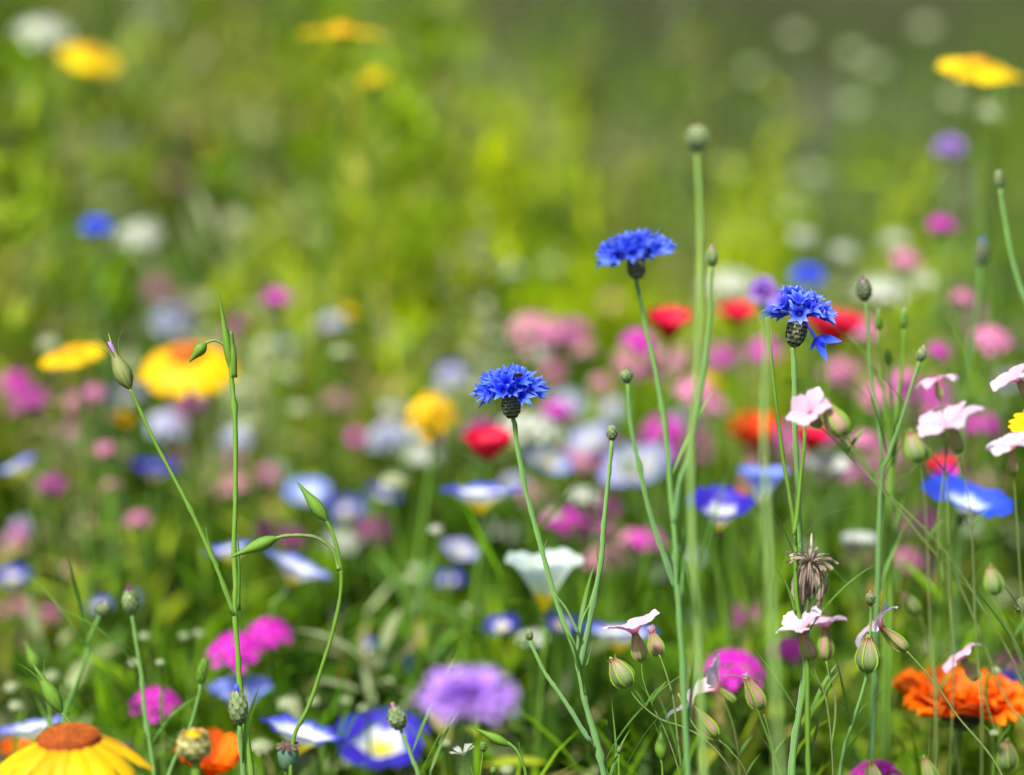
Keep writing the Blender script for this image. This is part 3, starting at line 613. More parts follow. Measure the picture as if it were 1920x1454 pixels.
B('clus', 'dustpink', 210, 905, 34, 1.75, 'tiny mauve bloom between two pink ones at left')
B('clus', 'dustpink', 165, 975, 30, 1.75, 'tiny dusty pink bloom in the left edge zone')
B('clus', 'dustpink', 608, 612, 56, 2.1, 'dusty rose blur right of the biggest yellow marigold, upper one')
B('clus', 'dustpink', 635, 745, 66, 2.0, 'dusty rose blur right of the biggest yellow marigold, lower one')
B('clus', 'plum', 98, 902, 66, 1.72, 'wine-red bloom in the left middle')
B('clus', 'magenta', 1766, 415, 54, 1.8, 'magenta-pink bloom high at the right, beside the blue bud')
B('clus', 'pink', 1702, 482, 60, 1.85, 'pink bloom below left of the high magenta-pink one', lean=(.2, .1))
B('clus', 'pink', 1806, 552, 46, 1.75, 'small pink bloom beside the faint blue bud stem')
B('clus', 'magenta', 1762, 655, 46, 1.68, 'slanting pink bloom in the right middle', lean=(.5, .2))
B('clus', 'pink', 1695, 700, 48, 1.68, 'pink blur behind the thin bud stems at the right')
B('clus', 'pink', 1622, 820, 52, 1.7, 'magenta-pink blur with lilac top in the right middle', lean=(.1, .2))
B('clus', 'dustpink', 1135, 1040, 78, 1.72, 'dusty pink bloom behind the forked stem, low centre right', lean=(0, .2))
B('clus', 'pink', 1135, 990, 40, 1.7, 'small brighter pink bloom topping the dusty pink one')
B('clus', 'magenta', 1218, 1005, 60, 1.72, 'soft magenta bloom between the two long stems', lean=(0, .2))
B('clus', 'pink', 1705, 1040, 60, 1.72, 'mauve-pink blur right of the white upright bloom', lean=(0, .2))
B('clus', 'magenta', 440, 1210, 104, 1.58, 'left of the two touching magenta catchfly heads', lean=(-.05, .25))
B('clus', 'magenta', 506, 1178, 84, 1.60, 'right and higher of the two touching magenta catchfly heads', lean=(.1, .25), var=1)
B('clus', 'magenta', 288, 1308, 92, 1.56, 'magenta catchfly head alone in the lower left', lean=(0, .2))
B('clus', 'magenta', 1378, 1245, 120, 1.56, 'magenta catchfly head in the lower right beside white-pink petals', lean=(.1, .2))
B('clus', 'magenta', 1478, 1210, 70, 1.62, 'magenta blur behind the sharp pink flower', lean=(0, .2))
B('clus', 'magenta', 1645, 1446, 96, 1.47, 'magenta catchfly head cut by the bottom edge', lean=(0, .2))
B('clus', 'plum', 235, 1400, 44, 1.6, 'plum blur behind the big daisy')
B('clus', 'dustpink', 110, 300, 60, 2.9, 'very faint rose blur in the upper left')
B('clus', 'dustpink', 320, 330, 60, 2.8, 'faint rose-beige blur under the dull yellow pair')
# lilac-white soft ones
B('clus', 'paleblue', 322, 592, 90, 2.0, 'pale lilac blur above the biggest yellow marigold', lean=(0, .4))
B('clus', 'paleblue', 316, 788, 74, 1.85, 'pale violet-blue blur below the biggest yellow marigold', lean=(.2, .4))
B('clus', 'paleblue', 728, 812, 76, 1.85, 'pale lilac blur left of the yellow button', lean=(0, .5))
B('clus', 'paleblue', 850, 700, 56, 1.95, 'pale lilac blur above the yellow button', lean=(0, .5))
B('clus', 'paleblue', 1062, 752, 72, 1.95, 'pale lilac blur right of the sharp cornflower', lean=(0, .5))
B('clus', 'paleblue', 1150, 762, 48, 1.95, 'smaller pale blur beside the bud right of the sharp cornflower', lean=(0, .5))
B('bind', 'pale', 1025, 865, 90, 1.75, 'lilac bloom below the long white one', lean=(.3, .25))
B('umbel', 'white', 790, 848, 60, 1.8, 'pale white blur under the yellow button', lean=(0, .4))
B('umbel', 'white', 738, 760, 50, 1.9, 'faint white blur left of the yellow button, upper', lean=(0, .4))
for i, (a, b, s_, dd) in enumerate([(455, 325, 60, 2.6), (440, 410, 60, 2.4), (380, 560, 40, 2.0), (880, 110, 56, 3.2), (700, 300, 60, 3.1), (830, 285, 56, 3.1), (1490, 60, 50, 2.6), (1600, 95, 54, 2.7), (1640, 120, 50, 2.7), (1735, 45, 52, 2.6),
      (1410, 130, 50, 2.9), (1530, 320, 50, 2.5), (1600, 190, 54, 2.6), (1790, 180, 50, 2.3), (1370, 310, 46, 2.6), (45, 160, 40, 2.6), (540, 330, 50, 2.8), (500, 640, 44, 1.95), (450, 720, 44, 1.9), (460, 790, 40, 1.85), (560, 760, 36, 1.85), (90, 640, 40, 1.8), (1480, 390, 40, 2.3), (1860, 205, 60, 1.95)]):
    B('umbel', 'cream', a, b, s_*(.8 if a > 1300 else 1), dd, 'faint pale small white flower head far back in the meadow', lean=(random.uniform(-.2, .2), .4), group='faint pale flower heads far back in the meadow', leaves=0, name='pale_flower')
for a, b, s_, dd in [(270, 1190, 20, 1.55), (300, 1240, 16, 1.5), (20, 1285, 26, 1.55), (30, 1320, 26, 1.53), (540, 1315, 40, 1.55), (588, 1312, 22, 1.55), (345, 1190, 18, 1.58), (372, 1185, 18, 1.58), (700, 1240, 34, 1.66), (770, 1080, 26, 1.65),
      (880, 1140, 30, 1.62), (780, 1060, 24, 1.65), (490, 1395, 40, 1.5), (650, 1310, 20, 1.58), (680, 1325, 20, 1.55), (835, 1390, 20, 1.5), (1040, 960, 34, 1.7), (95, 1265, 30, 1.58), (250, 1240, 20, 1.55), (950, 1440, 24, 1.5), (1870, 1255, 18, 1.47), (1865, 1372, 18, 1.44), (1660, 1345, 18, 1.5)]:
    B('umbel', 'cream', a, b, s_, dd, 'small soft white flower head low among the leaves', lean=(random.uniform(-.2, .2), .4), group='small white flower heads low among the leaves', leaves=1, name='small_white_flower')

# soft blooms of the middle distance: every one a plant of its own, standing in the canopy
def proj(p):
    v = Vector(p)-CL; d = v.dot(FW); k = 36/FOC/1920*d; return 960+v.x/k, 727-v.dot(UP)/k, d
FILL = [('clus', 'pink', 36, 'soft pink round bloom lost in the blur of the middle distance', 'soft pink blooms in the middle distance', 'pink_bloom'),
        ('clus', 'magenta', 28, 'soft magenta bloom lost in the blur of the middle distance', 'soft magenta blooms in the middle distance', 'magenta_bloom'),
        ('clus', 'dustpink', 34, 'dusty rose bloom lost in the blur of the middle distance', 'dusty rose blooms in the middle distance', 'rose_bloom'),
        ('clus', 'plum', 16, 'dark plum bloom lost in the blur of the middle distance', 'dark plum blooms in the middle distance', 'plum_bloom'),
        ('clus', 'paleblue', 16, 'pale lilac bloom lost in the blur of the middle distance', 'pale lilac blooms in the middle distance', 'pale_lilac_bloom'),
        ('umbel', 'white', 26, 'soft white bloom lost in the blur of the middle distance', 'soft white blooms in the middle distance', 'white_bloom'),
        ('umbel', 'cream', 40, 'greenish white bloom lost in the blur of the middle distance', 'greenish white blooms in the middle distance', 'greenish_bloom'),
        ('bind', 'deep', 12, 'dark blue bindweed lost in the blur of the middle distance', 'dark blue bindweeds in the middle distance', 'bindweed'),
        ('clus', 'gold', 8, 'small yellow bloom lost in the blur of the middle distance', 'small yellow blooms in the middle distance', 'yellow_bloom')]
for kd, cl_, n_, lab, grp, nm_ in FILL:
    got = 0
    while got < n_:
        dd = random.uniform(1.72, 2.8) if nm_ != 'greenish_bloom' else random.uniform(1.8, 4.0); u = random.uniform(-.185, .185)
        if cl_ not in ('pink', 'magenta') and dd > 2.0 and u > .02 and random.random() < .5: continue
        p = Vector((u*dd, dd, 0)); h = float(canopy(np.array([p.x]), np.array([p.y]))[0])+random.uniform(-.06, .07); p.z = h
        a, b, dp = proj(p)
        if not (0 < a < 1920 and 500-(250 if nm_ == 'greenish_bloom' else 0) < b < 1330): continue
        d0 = 1.4+(dp-1.4)/1.2 if dp < 2.12 else dp-.12
        B(kd, cl_, a, b, random.uniform(.013, .026)/mpp(dp), d0, lab, lean=(random.uniform(-.3, .3), random.uniform(0, .4)), group=grp, name=nm_, leaves=1); got += 1

for i_ in range(46):
    cl_, lab, grp, nm_ = random.choice([(f[1], f[3], f[4], f[5]) for f in FILL[:3]]); px_ = random.uniform(980, 1880); py_ = random.uniform(600, 1060)
    B('clus', cl_, px_, py_, random.uniform(40, 84), random.uniform(1.72, 1.95), lab, lean=(random.uniform(-.3, .3), random.uniform(0, .4)), group=grp, name=nm_, leaves=1)

# ================================================================== THE SHARP PLANE
def P_(pts, d): return [at(p[0], p[1], p[2] if len(p) > 2 else d) for p in pts]
def foot_of(p): return Vector((p.x+random.uniform(-.01, .01), p.y+random.uniform(0, .02), 0))
def axis_of(a, b): return (Vector(a)-Vector(b)).normalized()      # from b to a
def corn_hero(root, base, top, wpx, d, n=(13, 9, 7), droop=0., cr=17, lean=0., flt=1.0, op=.75, lw=.2, hz=1.0, col='blue'):
    """calyx from pixel base to pixel top; florets one mesh each"""
    b, t = at(*base, d), at(*top, d); ax = (axis_of(t, b)+Vector((0, -lean, 0))).normalized(); h = (t-b).length
    cal = link('calyx', corn_calyx(cr*mpp(d), h, rows=8, close=.72), root); M = frame(b, ax, 1.0); put(cal, root, M)
    for mb, FM in corn_florets(wpx*.5*mpp(d), *n, droop=droop, op=op, lw=lw):
        o = mb.obj('floret', PC[col], root); put(o, root, M @ TR(0, 0, h*.98) @ SC(1, 1, hz) @ FM @ SC(flt))
    mb = MB()
    for i in range(9):
        a = i*2.4; mb.add(*tube([(0, 0, 0), (.001*math.cos(a), .001*math.sin(a), .006), (.0022*math.cos(a), .0022*math.sin(a), .0085+.002*random.random())], [.0003, .0003, .0004], 5))
    o = mb.obj('style', anther_m, root); put(o, root, M @ TR(0, 0, h*.9)); return M
def bud(root, base, top, wpx, d, mat=bractg_m, tip=None, name='bud', rows=6):
    b, t = at(*base, d), at(*top, d); ax = axis_of(t, b); h = (t-b).length; r = wpx*.5*mpp(d)
    mb = MB(); calyx_geo(mb, r, h*.9, rows=rows, per=8, close=.3); o = mb.obj(name, [mat, core_m], root); M = frame(b, ax, random.random()*6); put(o, root, M)
    mb = MB(); c = PC[tip] if tip else bractg_m
    for i in range(9):
        a = i*2.4; mb.add(*petal(h*(.30 if tip else .14), r*.35, 'lance', R(84), R(96), 4, 3, cup=.3), RZ(a) @ TR(r*.22, 0, 0))
    sub(mb.obj('bud_tip', c), o, TR(0, 0, h*.84)); return M

def stem_leaves(root, q, n, lo=.3, L=(.035, .07), W=(.0012, .0026)):
    for i in range(n):
        t = random.uniform(lo, .95)*(len(q)-1); j = int(t); p = q[j].lerp(q[min(j+1, len(q)-1)], t-j); a = random.uniform(0, 6.28)
        leaf_on(root, p, (math.cos(a), math.sin(a)), random.uniform(*L), random.uniform(*W), random.uniform(.9, 1.35), random.uniform(-.9, -.1))
# 1. the sharp central cornflower, forked plant with two buds
q = P_([(961, 783), (972, 850), (985, 915), (1004, 985), (1024, 1060), (1048, 1140), (1072, 1205), (1086, 1262), (1098, 1320), (1118, 1390), (1135, 1460), (1150, 1540)], 1.40)
r = plant('cornflower', 'sharp blue cornflower in the centre with a tiny fly on it', 'cornflower', foot_of(q[-1]))
stem(r, q, .0011, .0017, stem_b, hair=260, rib=.08)
stem(r, P_([(1147, 824), (1141, 900), (1131, 985), (1127, 1045), (1112, 1130), (1098, 1200), (1087, 1258)], 1.40), .0009, .0016, stem_b, False, hair=120, name='side_stem', rib=.08)
stem(r, P_([(994, 1200), (1004, 1225), (1022, 1262), (1048, 1300), (1078, 1345), (1108, 1392)], 1.395), .0008, .0012, stem_b, False, hair=80, name='side_stem')
stem(r, P_([(1038, 1112), (1062, 1142), (1086, 1190)], 1.395), .0003, .0008, stem_b, False, name='side_stem')
stem(r, P_([(1108, 1130), (1092, 1165), (1080, 1230)], 1.40), .0003, .0008, stem_b, False, name='side_stem')
stem_leaves(r, q, 6, .45); corn_hero(r, (961, 786), (956, 736), 144, 1.40, (15, 13, 10), droop=8, cr=16, lean=.08, lw=.165)
bud(r, (1148, 826), (1146, 796), 19, 1.40); bud(r, (994, 1202), (990, 1178), 13, 1.395)
for (a, b, c, e) in ((1018, 1048, 1026, 1010), (1124, 1060, 1120, 1022), (1100, 1250, 1118, 1200)):
    stem(r, P_([(c, e), ((a+c)/2-2, (b+e)/2), (a, b)], 1.40), .0001, .0008, leaf_m, False, name='leaf')
# fly on it
ft = plant('fly', 'tiny dark fly sitting on the central cornflower', 'fly', at(968, 706, 1.383)); fp = at(971, 704, 1.372); ft.scale = (1.35,)*3; ft.location = fp
mb = MB(); mb.add(*lathe([(.00002, -.0016), (.0006, -.0013), (.0009, -.0003), (.0006, .0005), (.0008, .0010), (.0006, .0017), (.0006, .0020), (.00001, .0024)], 10)); o = mb.obj('body', black_m, ft); o.rotation_euler = (R(75), 0, R(60))
for s_ in (-1, 1):
    mb = MB(); mb.add(*petal(.0028, .0011, 'ob', .3, .1, 4, 4)); o = mb.obj('wing', wing_m, ft); o.rotation_euler = (0, -.25, R(-110+s_*28)); o.location = (0, 0, .0006)
    for k in range(3):
        mb = MB(); a = R(60+90*s_)+k*.5*s_; mb.add(*tube([(0, 0, 0), (.0012*math.cos(a), .0012*math.sin(a), .0005), (.002*math.cos(a), .002*math.sin(a), -.0012)], .00009, 4)); mb.obj('leg', black_m, ft)

# 2. leaning cornflower, soft, upper right of centre
q = P_([(1194, 520), (1200, 560), (1212, 620), (1226, 680), (1238, 740), (1246, 800), (1253, 870), (1259, 950), (1266, 1030), (1270, 1100), (1277, 1200), (1283, 1320), (1290, 1454), (1296, 1600)], 1.34)
r = plant('cornflower', 'soft blue cornflower with flat top, highest of the three big blue ones', 'cornflower', foot_of(q[-1]))
stem(r, q, .0010, .0016, stem_b); stem_leaves(r, q, 6, .45); corn_hero(r, (1196, 524), (1190, 482), 162, 1.335, (14, 12, 9), droop=2, cr=15.5, lean=-.02, hz=.8, col='bluelight')
stem(r, P_([(1176, 715), (1180, 770), (1190, 840), (1205, 910), (1224, 980), (1246, 1045), (1266, 1105)], 1.36), .0009, .0014, stem_b, False, name='side_stem'); bud(r, (1176, 718), (1173, 690), 22, 1.36)
stem(r, P_([(1334, 500), (1332, 560), (1326, 640), (1318, 710), (1306, 780), (1292, 850), (1272, 920), (1262, 985)], 1.32), .0009, .0014, stem_b, False, name='side_stem'); bud(r, (1334, 500), (1335, 464), 20, 1.32, tip='pink')

# 3. right-hand cornflower with a hanging floret, and its companions
q = P_([(1486, 650), (1488, 700), (1490, 790), (1492, 870), (1496, 930), (1497, 1000), (1500, 1080), (1503, 1160), (1510, 1240), (1500, 1330), (1482, 1454), (1476, 1580)], 1.40)
r = plant('cornflower', 'right-hand sharp cornflower with a loose floret hanging under its head', 'cornflower', foot_of(q[-1]))
stem(r, q, .0013, .0016, stem_b, hair=300, rib=.08)
stem_leaves(r, q, 6, .45); M = corn_hero(r, (1487, 652), (1500, 588), 144, 1.40, (10, 9, 8), droop=4, cr=17, lean=.05, op=.8, lw=.24, col='blueviolet')
mb = MB(); mb.add(*tube([(0, 0, 0), (.0015, 0, -.003), (.0052, 0, -.0085)], [.0003, .0004, .0010], 6))
for k, (a_, l_) in enumerate(((R(-6), .0135), (R(-62), .0135), (R(-108), .0075), (R(-34), .007))):
    mb.add(*petal(l_, l_*.34, 'lance', 0, -.2, 6, 5, cup=.3), TR(.0052, 0, -.0085) @ RY(-a_) @ RX(R(65)))
o = mb.obj('hanging_floret', PC['blue'], r); put(o, r, Matrix.Translation(at(1510, 602, 1.392)))
# thin stem left of it that joins lower down
q = P_([(1436, 596), (1444, 660), (1453, 740), (1462, 810), (1470, 870), (1480, 930), (1490, 990), (1492, 1060), (1496, 1140), (1512, 1220), (1515, 1330), (1516, 1454), (1520, 1600)], 1.385)
r = plant('cornflower', 'thin bare cornflower stem just left of the right-hand cornflower, its head hidden', 'cornflower', foot_of(q[-1])); stem_leaves(r, q, 5, .5); stem(r, q, .0007, .0016, stem_g, hair=60)
stem(r, P_([(1510, 790), (1506, 850), (1500, 905), (1494, 960), (1490, 1000)], 1.38), .0009, .0012, stem_g, False, hair=60, name='side_stem')
stem(r, P_([(1444, 1052), (1462, 1075), (1480, 1110), (1492, 1150)], 1.385), .0002, .0009, leaf_m, False, name='leaf')
# 4. tall blurred bud in front and other soft buds
def budplant(label, pts, d, w_, h_, tip=None, mat=stem_b, r0=.0008, r1=.0014, bm=bractg_m, cat='flower bud', name='flower_bud', hair=0):
    q = P_(pts, d); rr = plant(name, label, cat, foot_of(q[-1])); stem(rr, q, r0, r1, mat, hair=hair); stem_leaves(rr, q, 3)
    dx, dy = pts[0][0]-pts[1][0], pts[0][1]-pts[1][1]; n_ = math.hypot(dx, dy); bud(rr, (pts[0][0], pts[0][1]+2), (pts[0][0]+dx/n_*h_, pts[0][1]+dy/n_*h_), w_, d, bm, tip); return rr
budplant('tall blurred green bud on a thick front stem, tallest of all', [(1308, 282), (1311, 380), (1314, 480), (1312, 600), (1306, 720), (1294, 850), (1298, 1000), (1310, 1180), (1320, 1454), (1325, 1650)], 1.25, 42, 48, None, stem_f, r0=.0011, r1=.0020)
budplant('dark soft bud on a long stem right of the right-hand cornflower', [(1622, 562), (1628, 640), (1636, 720), (1648, 800), (1654, 880), (1650, 1000), (1640, 1200), (1630, 1500)], 1.47, 27, 40, 'plum', bm=bract_m)
budplant('blue-tipped soft bud near the right edge', [(1838, 498), (1832, 560), (1822, 640), (1808, 730), (1800, 860), (1795, 1000), (1790, 1300)], 1.62, 24, 46, 'blue', bm=bract_m)
budplant('green soft bud high at the right edge with a curving stem', [(1876, 352), (1882, 400), (1892, 460), (1910, 530), (1935, 620), (1960, 900)], 1.30, 17, 34)
budplant('thin green bud, upper one of the close trio at the right', [(1694, 616), (1692, 680), (1684, 760), (1676, 850), (1665, 1000), (1660, 1300)], 1.5, 14, 34, 'white', stem_g, bm=pod_m)
budplant('thin green bud, left one of the close trio at the right', [(1648, 618), (1650, 680), (1660, 760), (1670, 860), (1662, 1000), (1655, 1300)], 1.5, 14, 34, 'white', stem_g, bm=pod_m)
budplant('thin green bud, lowest one of the close trio at the right', [(1666, 684), (1668, 730), (1670, 800), (1672, 880), (1668, 1300)], 1.5, 12, 30, None, stem_g, bm=pod_m)
budplant('pale-tipped bud leaning right among the pale pink flowers', [(1724, 676), (1708, 730), (1690, 790), (1668, 850), (1650, 930), (1640, 1300)], 1.45, 18, 26, 'white')
budplant('purple-tipped leaning bud in the lower left', [(247, 1150), (254, 1205), (266, 1270), (272, 1340), (290, 1454), (300, 1600)], 1.47, 28, 46, 'plum')
budplant('pale round soft bud on a crooked stem, lower left', [(188, 1152), (170, 1190), (160, 1235), (140, 1290), (120, 1350), (118, 1500)], 1.50, 26, 24, 'white')
budplant('blue-tipped cornflower bud crossing the light blue bindweed', [(449, 1358), (452, 1400), (456, 1454), (460, 1600)], 1.38, 33, 66, 'blue', bm=bractg_m, hair=40, r0=.0013)
budplant('hairy green bud with pink tip low and left of centre', [(752, 1366), (762, 1395), (774, 1425), (786, 1460), (800, 1560)], 1.37, 33, 46, 'dustpink', stem_b, hair=80)
budplant('tiny round bud on a thin stem right of the dried flower', [(1632, 1134), (1632, 1180), (1630, 1240), (1618, 1290), (1600, 1350), (1580, 1420), (1560, 1600)], 1.40, 18, 24, 'dustpink', hair=40, r0=.0006)
budplant('tiny bud on a needle-thin stem at the bottom, right of centre', [(1160, 1412), (1160, 1435), (1162, 1470), (1164, 1600)], 1.40, 10, 16, None, stem_g, r0=.0005, r1=.0007)
budplant('pale round bud at the right edge', [(1922, 1150), (1930, 1180), (1940, 1300)], 1.39, 30, 34, None, stem_g, r0=.0008)
budplant('curled green bud in the lower left beside the plum-tipped one', [(375, 1282), (366, 1330), (350, 1380), (325, 1430), (300, 1500)], 1.46, 18, 50, None, stem_b, bm=pod_m)
# yellow bud over the orange poppy
q = P_([(365, 1424), (366, 1454), (368, 1600)], 1.32); r = plant('marigold_bud', 'fat round bud with yellow top in front of the orange poppy', 'flower bud', foot_of(q[-1])); stem(r, q, .0022, .0026, stem_g)
M = frame(at(364, 1426, 1.32), (0, 0, 1), 0, 1); k = mpp(1.32); mb = MB(); calyx_geo(mb, 31*k, 52*k, rows=5, per=9, close=.75); put(mb.obj('calyx', [soft('bud_bract', flat3((.26, .28, .08), (.42, .40, .15), (.48, .40, .20)), .2), core_m], r), r, M)
mb = MB()
for i in range(40):
    qq = math.sqrt((i+.5)/40); mb.add(*petal(20*k*(1-qq*.5), 9*k, 'lance', R(88), R(130), 4, 4, cup=.3), RZ(i*2.4) @ TR(20*k*qq, 0, 46*k))
put(mb.obj('corolla', PC['yellow'], r), r, M)

# 5. corncockle: forked plant with a violet-tipped bud, an upright pod and a nodding bud
def pod(root, base, top, wpx, d, mat=pod_m, name='bud', sep=0, neck=.3, tipc=None, rib=.07):
    b, t = at(*base, d), at(*top, d); ax = axis_of(t, b); h = (t-b).length; rr = wpx*.5*mpp(d)
    mb = MB(); mb.add(*lathe([(rr*.18, 0), (rr*.45, h*.06), (rr*.85, h*.18), (rr, h*.32), (rr*.9, h*.46), (rr*.62, h*.6), (rr*.38, h*.75), (rr*.22, h*.9), (rr*.05, h)], 20, rib, 10))
    M = frame(b, ax, 0); po = mb.obj(name, mat); put(po, root, M)
    for i in range(sep):
        mb = MB(); mb.add(*petal(h*random.uniform(.5, .75), rr*.22, 'blade', R(85), R(20+random.uniform(-15, 25)), 7, 3)); sub(mb.obj('sepal', mat), po, TR(0, 0, h*.62) @ RZ(i/sep*2*PI+.4) @ TR(rr*.45, 0, 0))
    if tipc:
        mb = MB()
        for i in range(6): mb.add(*petal(h*.36, rr*.5, 'ob', R(80), R(98), 5, 4, cup=.4), RZ(i*1.05) @ TR(rr*.22, 0, 0))
        sub(mb.obj('bud_tip', tipc), po, TR(0, 0, h*.62))
d = 1.40
q = P_([(411, 640), (437, 690), (440, 780), (441, 900), (440, 1010), (441, 1090), (440, 1150), (446, 1220), (452, 1290), (462, 1370), (472, 1454), (480, 1560)], d)
q[0:2] = P_([(428, 640), (434, 700)], d)
r = plant('corncockle', 'forked corncockle with violet-tipped bud, upright pod and small nodding bud, left', 'corncockle', foot_of(q[-1]))
stem(r, q, .0011, .0017, stem_g, hair=150)
stem(r, P_([(243, 728), (262, 770), (290, 830), (325, 895), (356, 955), (385, 1015), (412, 1080), (438, 1152)], d), .0008, .0013, stem_g, False, hair=160, name='side_stem')
pod(r, (244, 730), (203, 640), 32, d, soft('ribbed_bud', flat3((.14, .20, .04), (.20, .24, .07), (.24, .17, .10)), .2, vein=.5), sep=6, tipc=PC['lilac'], rib=.12)
pod(r, (434, 702), (410, 545), 15, d, name='pod'); stem(r, P_([(439, 708), (436, 660), (432, 620)], d), .0018, .0010, pod_m, False, name='leaf')
stem(r, P_([(383, 645), (398, 638), (412, 642), (424, 652), (430, 666)], d), .0006, .0007, stem_r, False, name='side_stem'); pod(r, (386, 643), (354, 680), 22, d, name='nodding_bud')
for pts in (((386, 990), (392, 1020), (410, 1070)), ((446, 1000), (448, 1060), (446, 1145)), ((436, 630), (440, 655), (440, 700))): stem(r, P_(pts, d), .0002, .0012, leaf_m, False, name='leaf')
# 6. second corncockle with the swan neck
q = P_([(606, 965), (622, 995), (634, 1040), (640, 1080), (636, 1130), (622, 1190), (602, 1260), (576, 1330), (552, 1382), (545, 1450), (545, 1560)], 1.385)
r = plant('corncockle', 'curved corncockle with one upright pod and one pod nodding sideways', 'corncockle', foot_of(q[-1])); stem(r, q, .0009, .0011, stem_g, hair=60)
pod(r, (614, 978), (556, 902), 24, 1.385, name='pod'); stem(r, P_([(516, 1010), (540, 1004), (574, 1004), (604, 1014), (626, 1036), (638, 1070)], 1.385), .0009, .0011, stem_r, False, name='side_stem'); pod(r, (520, 1008), (430, 1046), 24, 1.385, name='pod')
# pods low left and low centre
q = P_([(112, 1330), (128, 1352), (150, 1385), (175, 1440), (185, 1540)], 1.42); r = plant('corncockle', 'small green pod with two spiky tips above the big yellow daisy', 'corncockle', foot_of(q[-1])); stem(r, q, .0006, .0012, stem_g); pod(r, (116, 1336), (62, 1245), 28, 1.42, name='pod', sep=3)
q = P_([(76, 1262), (88, 1300), (96, 1360), (100, 1500)], 1.5); r = plant('corncockle', 'blurred green pod at the left edge above the small spiky one', 'corncockle', foot_of(q[-1])); stem(r, q, .0007, .0012, stem_g); pod(r, (72, 1260), (46, 1200), 22, 1.5, name='pod')
q = P_([(950, 1392), (966, 1404), (978, 1425), (986, 1460), (990, 1560)], 1.385); r = plant('corncockle', 'little green pod bent over at the bottom centre', 'corncockle', foot_of(q[-1])); stem(r, q, .0007, .0009, stem_g); pod(r, (956, 1398), (886, 1364), 17, 1.385, name='pod')
stem(r, P_([(972, 1392), (978, 1420), (988, 1460)], 1.385), .0002, .0008, leaf_m, False, name='leaf')
q = P_([(1240, 1422), (1242, 1450), (1245, 1560)], 1.41); r = plant('corncockle', 'leafy green pod with curled tips at the bottom, right of centre', 'corncockle', foot_of(q[-1])); stem(r, q, .0005, .0008, stem_g); pod(r, (1241, 1426), (1238, 1360), 24, 1.41, name='pod', sep=4)

# 7. poppy seed head
q = P_([(541, 1440), (542, 1470), (545, 1560)], 1.39); r = plant('poppy_seed_head', 'green poppy seed head with dark star-shaped lid, bottom left', 'seed head', foot_of(q[-1])); stem(r, q, .0008, .0011, stem_b)
k = 1.15*mpp(1.39); M = frame(at(541, 1446, 1.39), (0, -.15, 1)); mb = MB(); mb.add(*lathe([(3*k, 0), (9*k, 3*k), (15*k, 12*k), (17*k, 26*k), (17*k, 36*k), (14*k, 43*k), (12*k, 45*k), (1*k, 46*k)], 22, .035, 11)); put(mb.obj('capsule', soft('capsule', flat3((.10, .20, .12), (.12, .22, .14), (.14, .24, .15)), .15, .5, .3), r), r, M)
mb = MB()
for i in range(9): mb.add(*petal(21*k, 8*k, 'strap', R(2), R(-22), 4, 4, cup=-.6), RZ(i/9*2*PI) @ TR(0, 0, 50*k))
mb.add(*lathe([(12*k, 44*k), (8*k, 48*k), (4*k, 51*k), (.5*k, 51*k)], 18, .08, 9)); put(mb.obj('lid', soft('capsule_lid', flat3((.05, .03, .03), (.08, .05, .045), (.10, .07, .05)), .1), r), r, M)

# 8. big yellow daisy in the corner, one mesh per petal
d = 1.315; k = mpp(d); q = P_([(135, 1440), (138, 1500), (145, 1650)], d)
r = plant('corn_marigold', 'big yellow daisy with rust-brown centre cut by the lower left corner', 'daisy', foot_of(q[-1])); stem(r, q, .0022, .0026, stem_g)
M = frame(at(130, 1388, d), (-.04, .04, 1), 0, 300*k); put(link('disc', disc_geo(.20, .075, 330).mesh('disc', soft('disc_rust', flat3((.24, .045, .003), (.27, .055, .004), (.42, .13, .008)), .1, .8, .3, .5)), r), r, M)
for i in range(16):
    mb = MB(); V, F, K = petal(.40*random.uniform(.88, 1.06), .15*random.uniform(.85, 1.1), 'strap', -.30, -1.0+random.uniform(-.25, .3), 9, 9, cup=-.3, fur=.035, notch=.02, tip=.12); mb.add(V, F, K)
    put(mb.obj('petal', PC['yellow'], r), r, M @ RZ(i/16*2*PI+random.uniform(-.05, .05)) @ TR(.18, 0, random.uniform(-.006, .004)))
put(link('calyx', green_cup(.13, .12).mesh('calyx', core_m), r), r, M)

# 9. dried flower head with papery wisps
d = 1.39; k = mpp(d); q = P_([(1516, 1122), (1512, 1200), (1508, 1280), (1490, 1400), (1480, 1560)], d)
r = plant('dried_flower', 'withered grey-brown flower head with papery wisps on the right-hand stems', 'dried flower', foot_of(q[-1])); stem(r, q, .0012, .0016, stem_b)
M = frame(at(1516, 1120, d), (.03, 0, 1)); mb = MB(); mb.add(*lathe([(4*k, 0), (8*k, 8*k), (13*k, 26*k), (14*k, 50*k), (8*k, 68*k), (2*k, 72*k)], 14, .08, 7, wob=.03)); put(mb.obj('seed_body', soft('dry_dark', flat3((.12, .09, .07)), .1, .8, .4), r), r, M)
mb = MB()
for i in range(70):
    az = i*2.4+random.uniform(-.2, .2); L = random.uniform(40, 80)*k
    mb.add(*petal(L, random.uniform(2.5, 6)*k, 'strap', R(-50), R(-110+random.uniform(-9, 9)), 9, 4, cup=.5, rip=.05, twist=random.uniform(-1.6, 1.6)), RZ(az) @ TR(random.uniform(6, 17)*k, 0, random.uniform(58, 72)*k))
put(mb.obj('withered_petal', dry_m, r), r, M)
mb = MB()
for i in range(64):
    az = i*2.4; L = random.uniform(26, 54)*k; e0 = random.uniform(.1, .9)
    mb.add(*petal(L, random.uniform(2.6, 5)*k, 'strap', e0, e0-random.uniform(.3, 1.4), 8, 3, cup=.5, rip=.05, twist=random.uniform(-2, 2)), RZ(az) @ TR(2*k, 0, random.uniform(64, 72)*k))
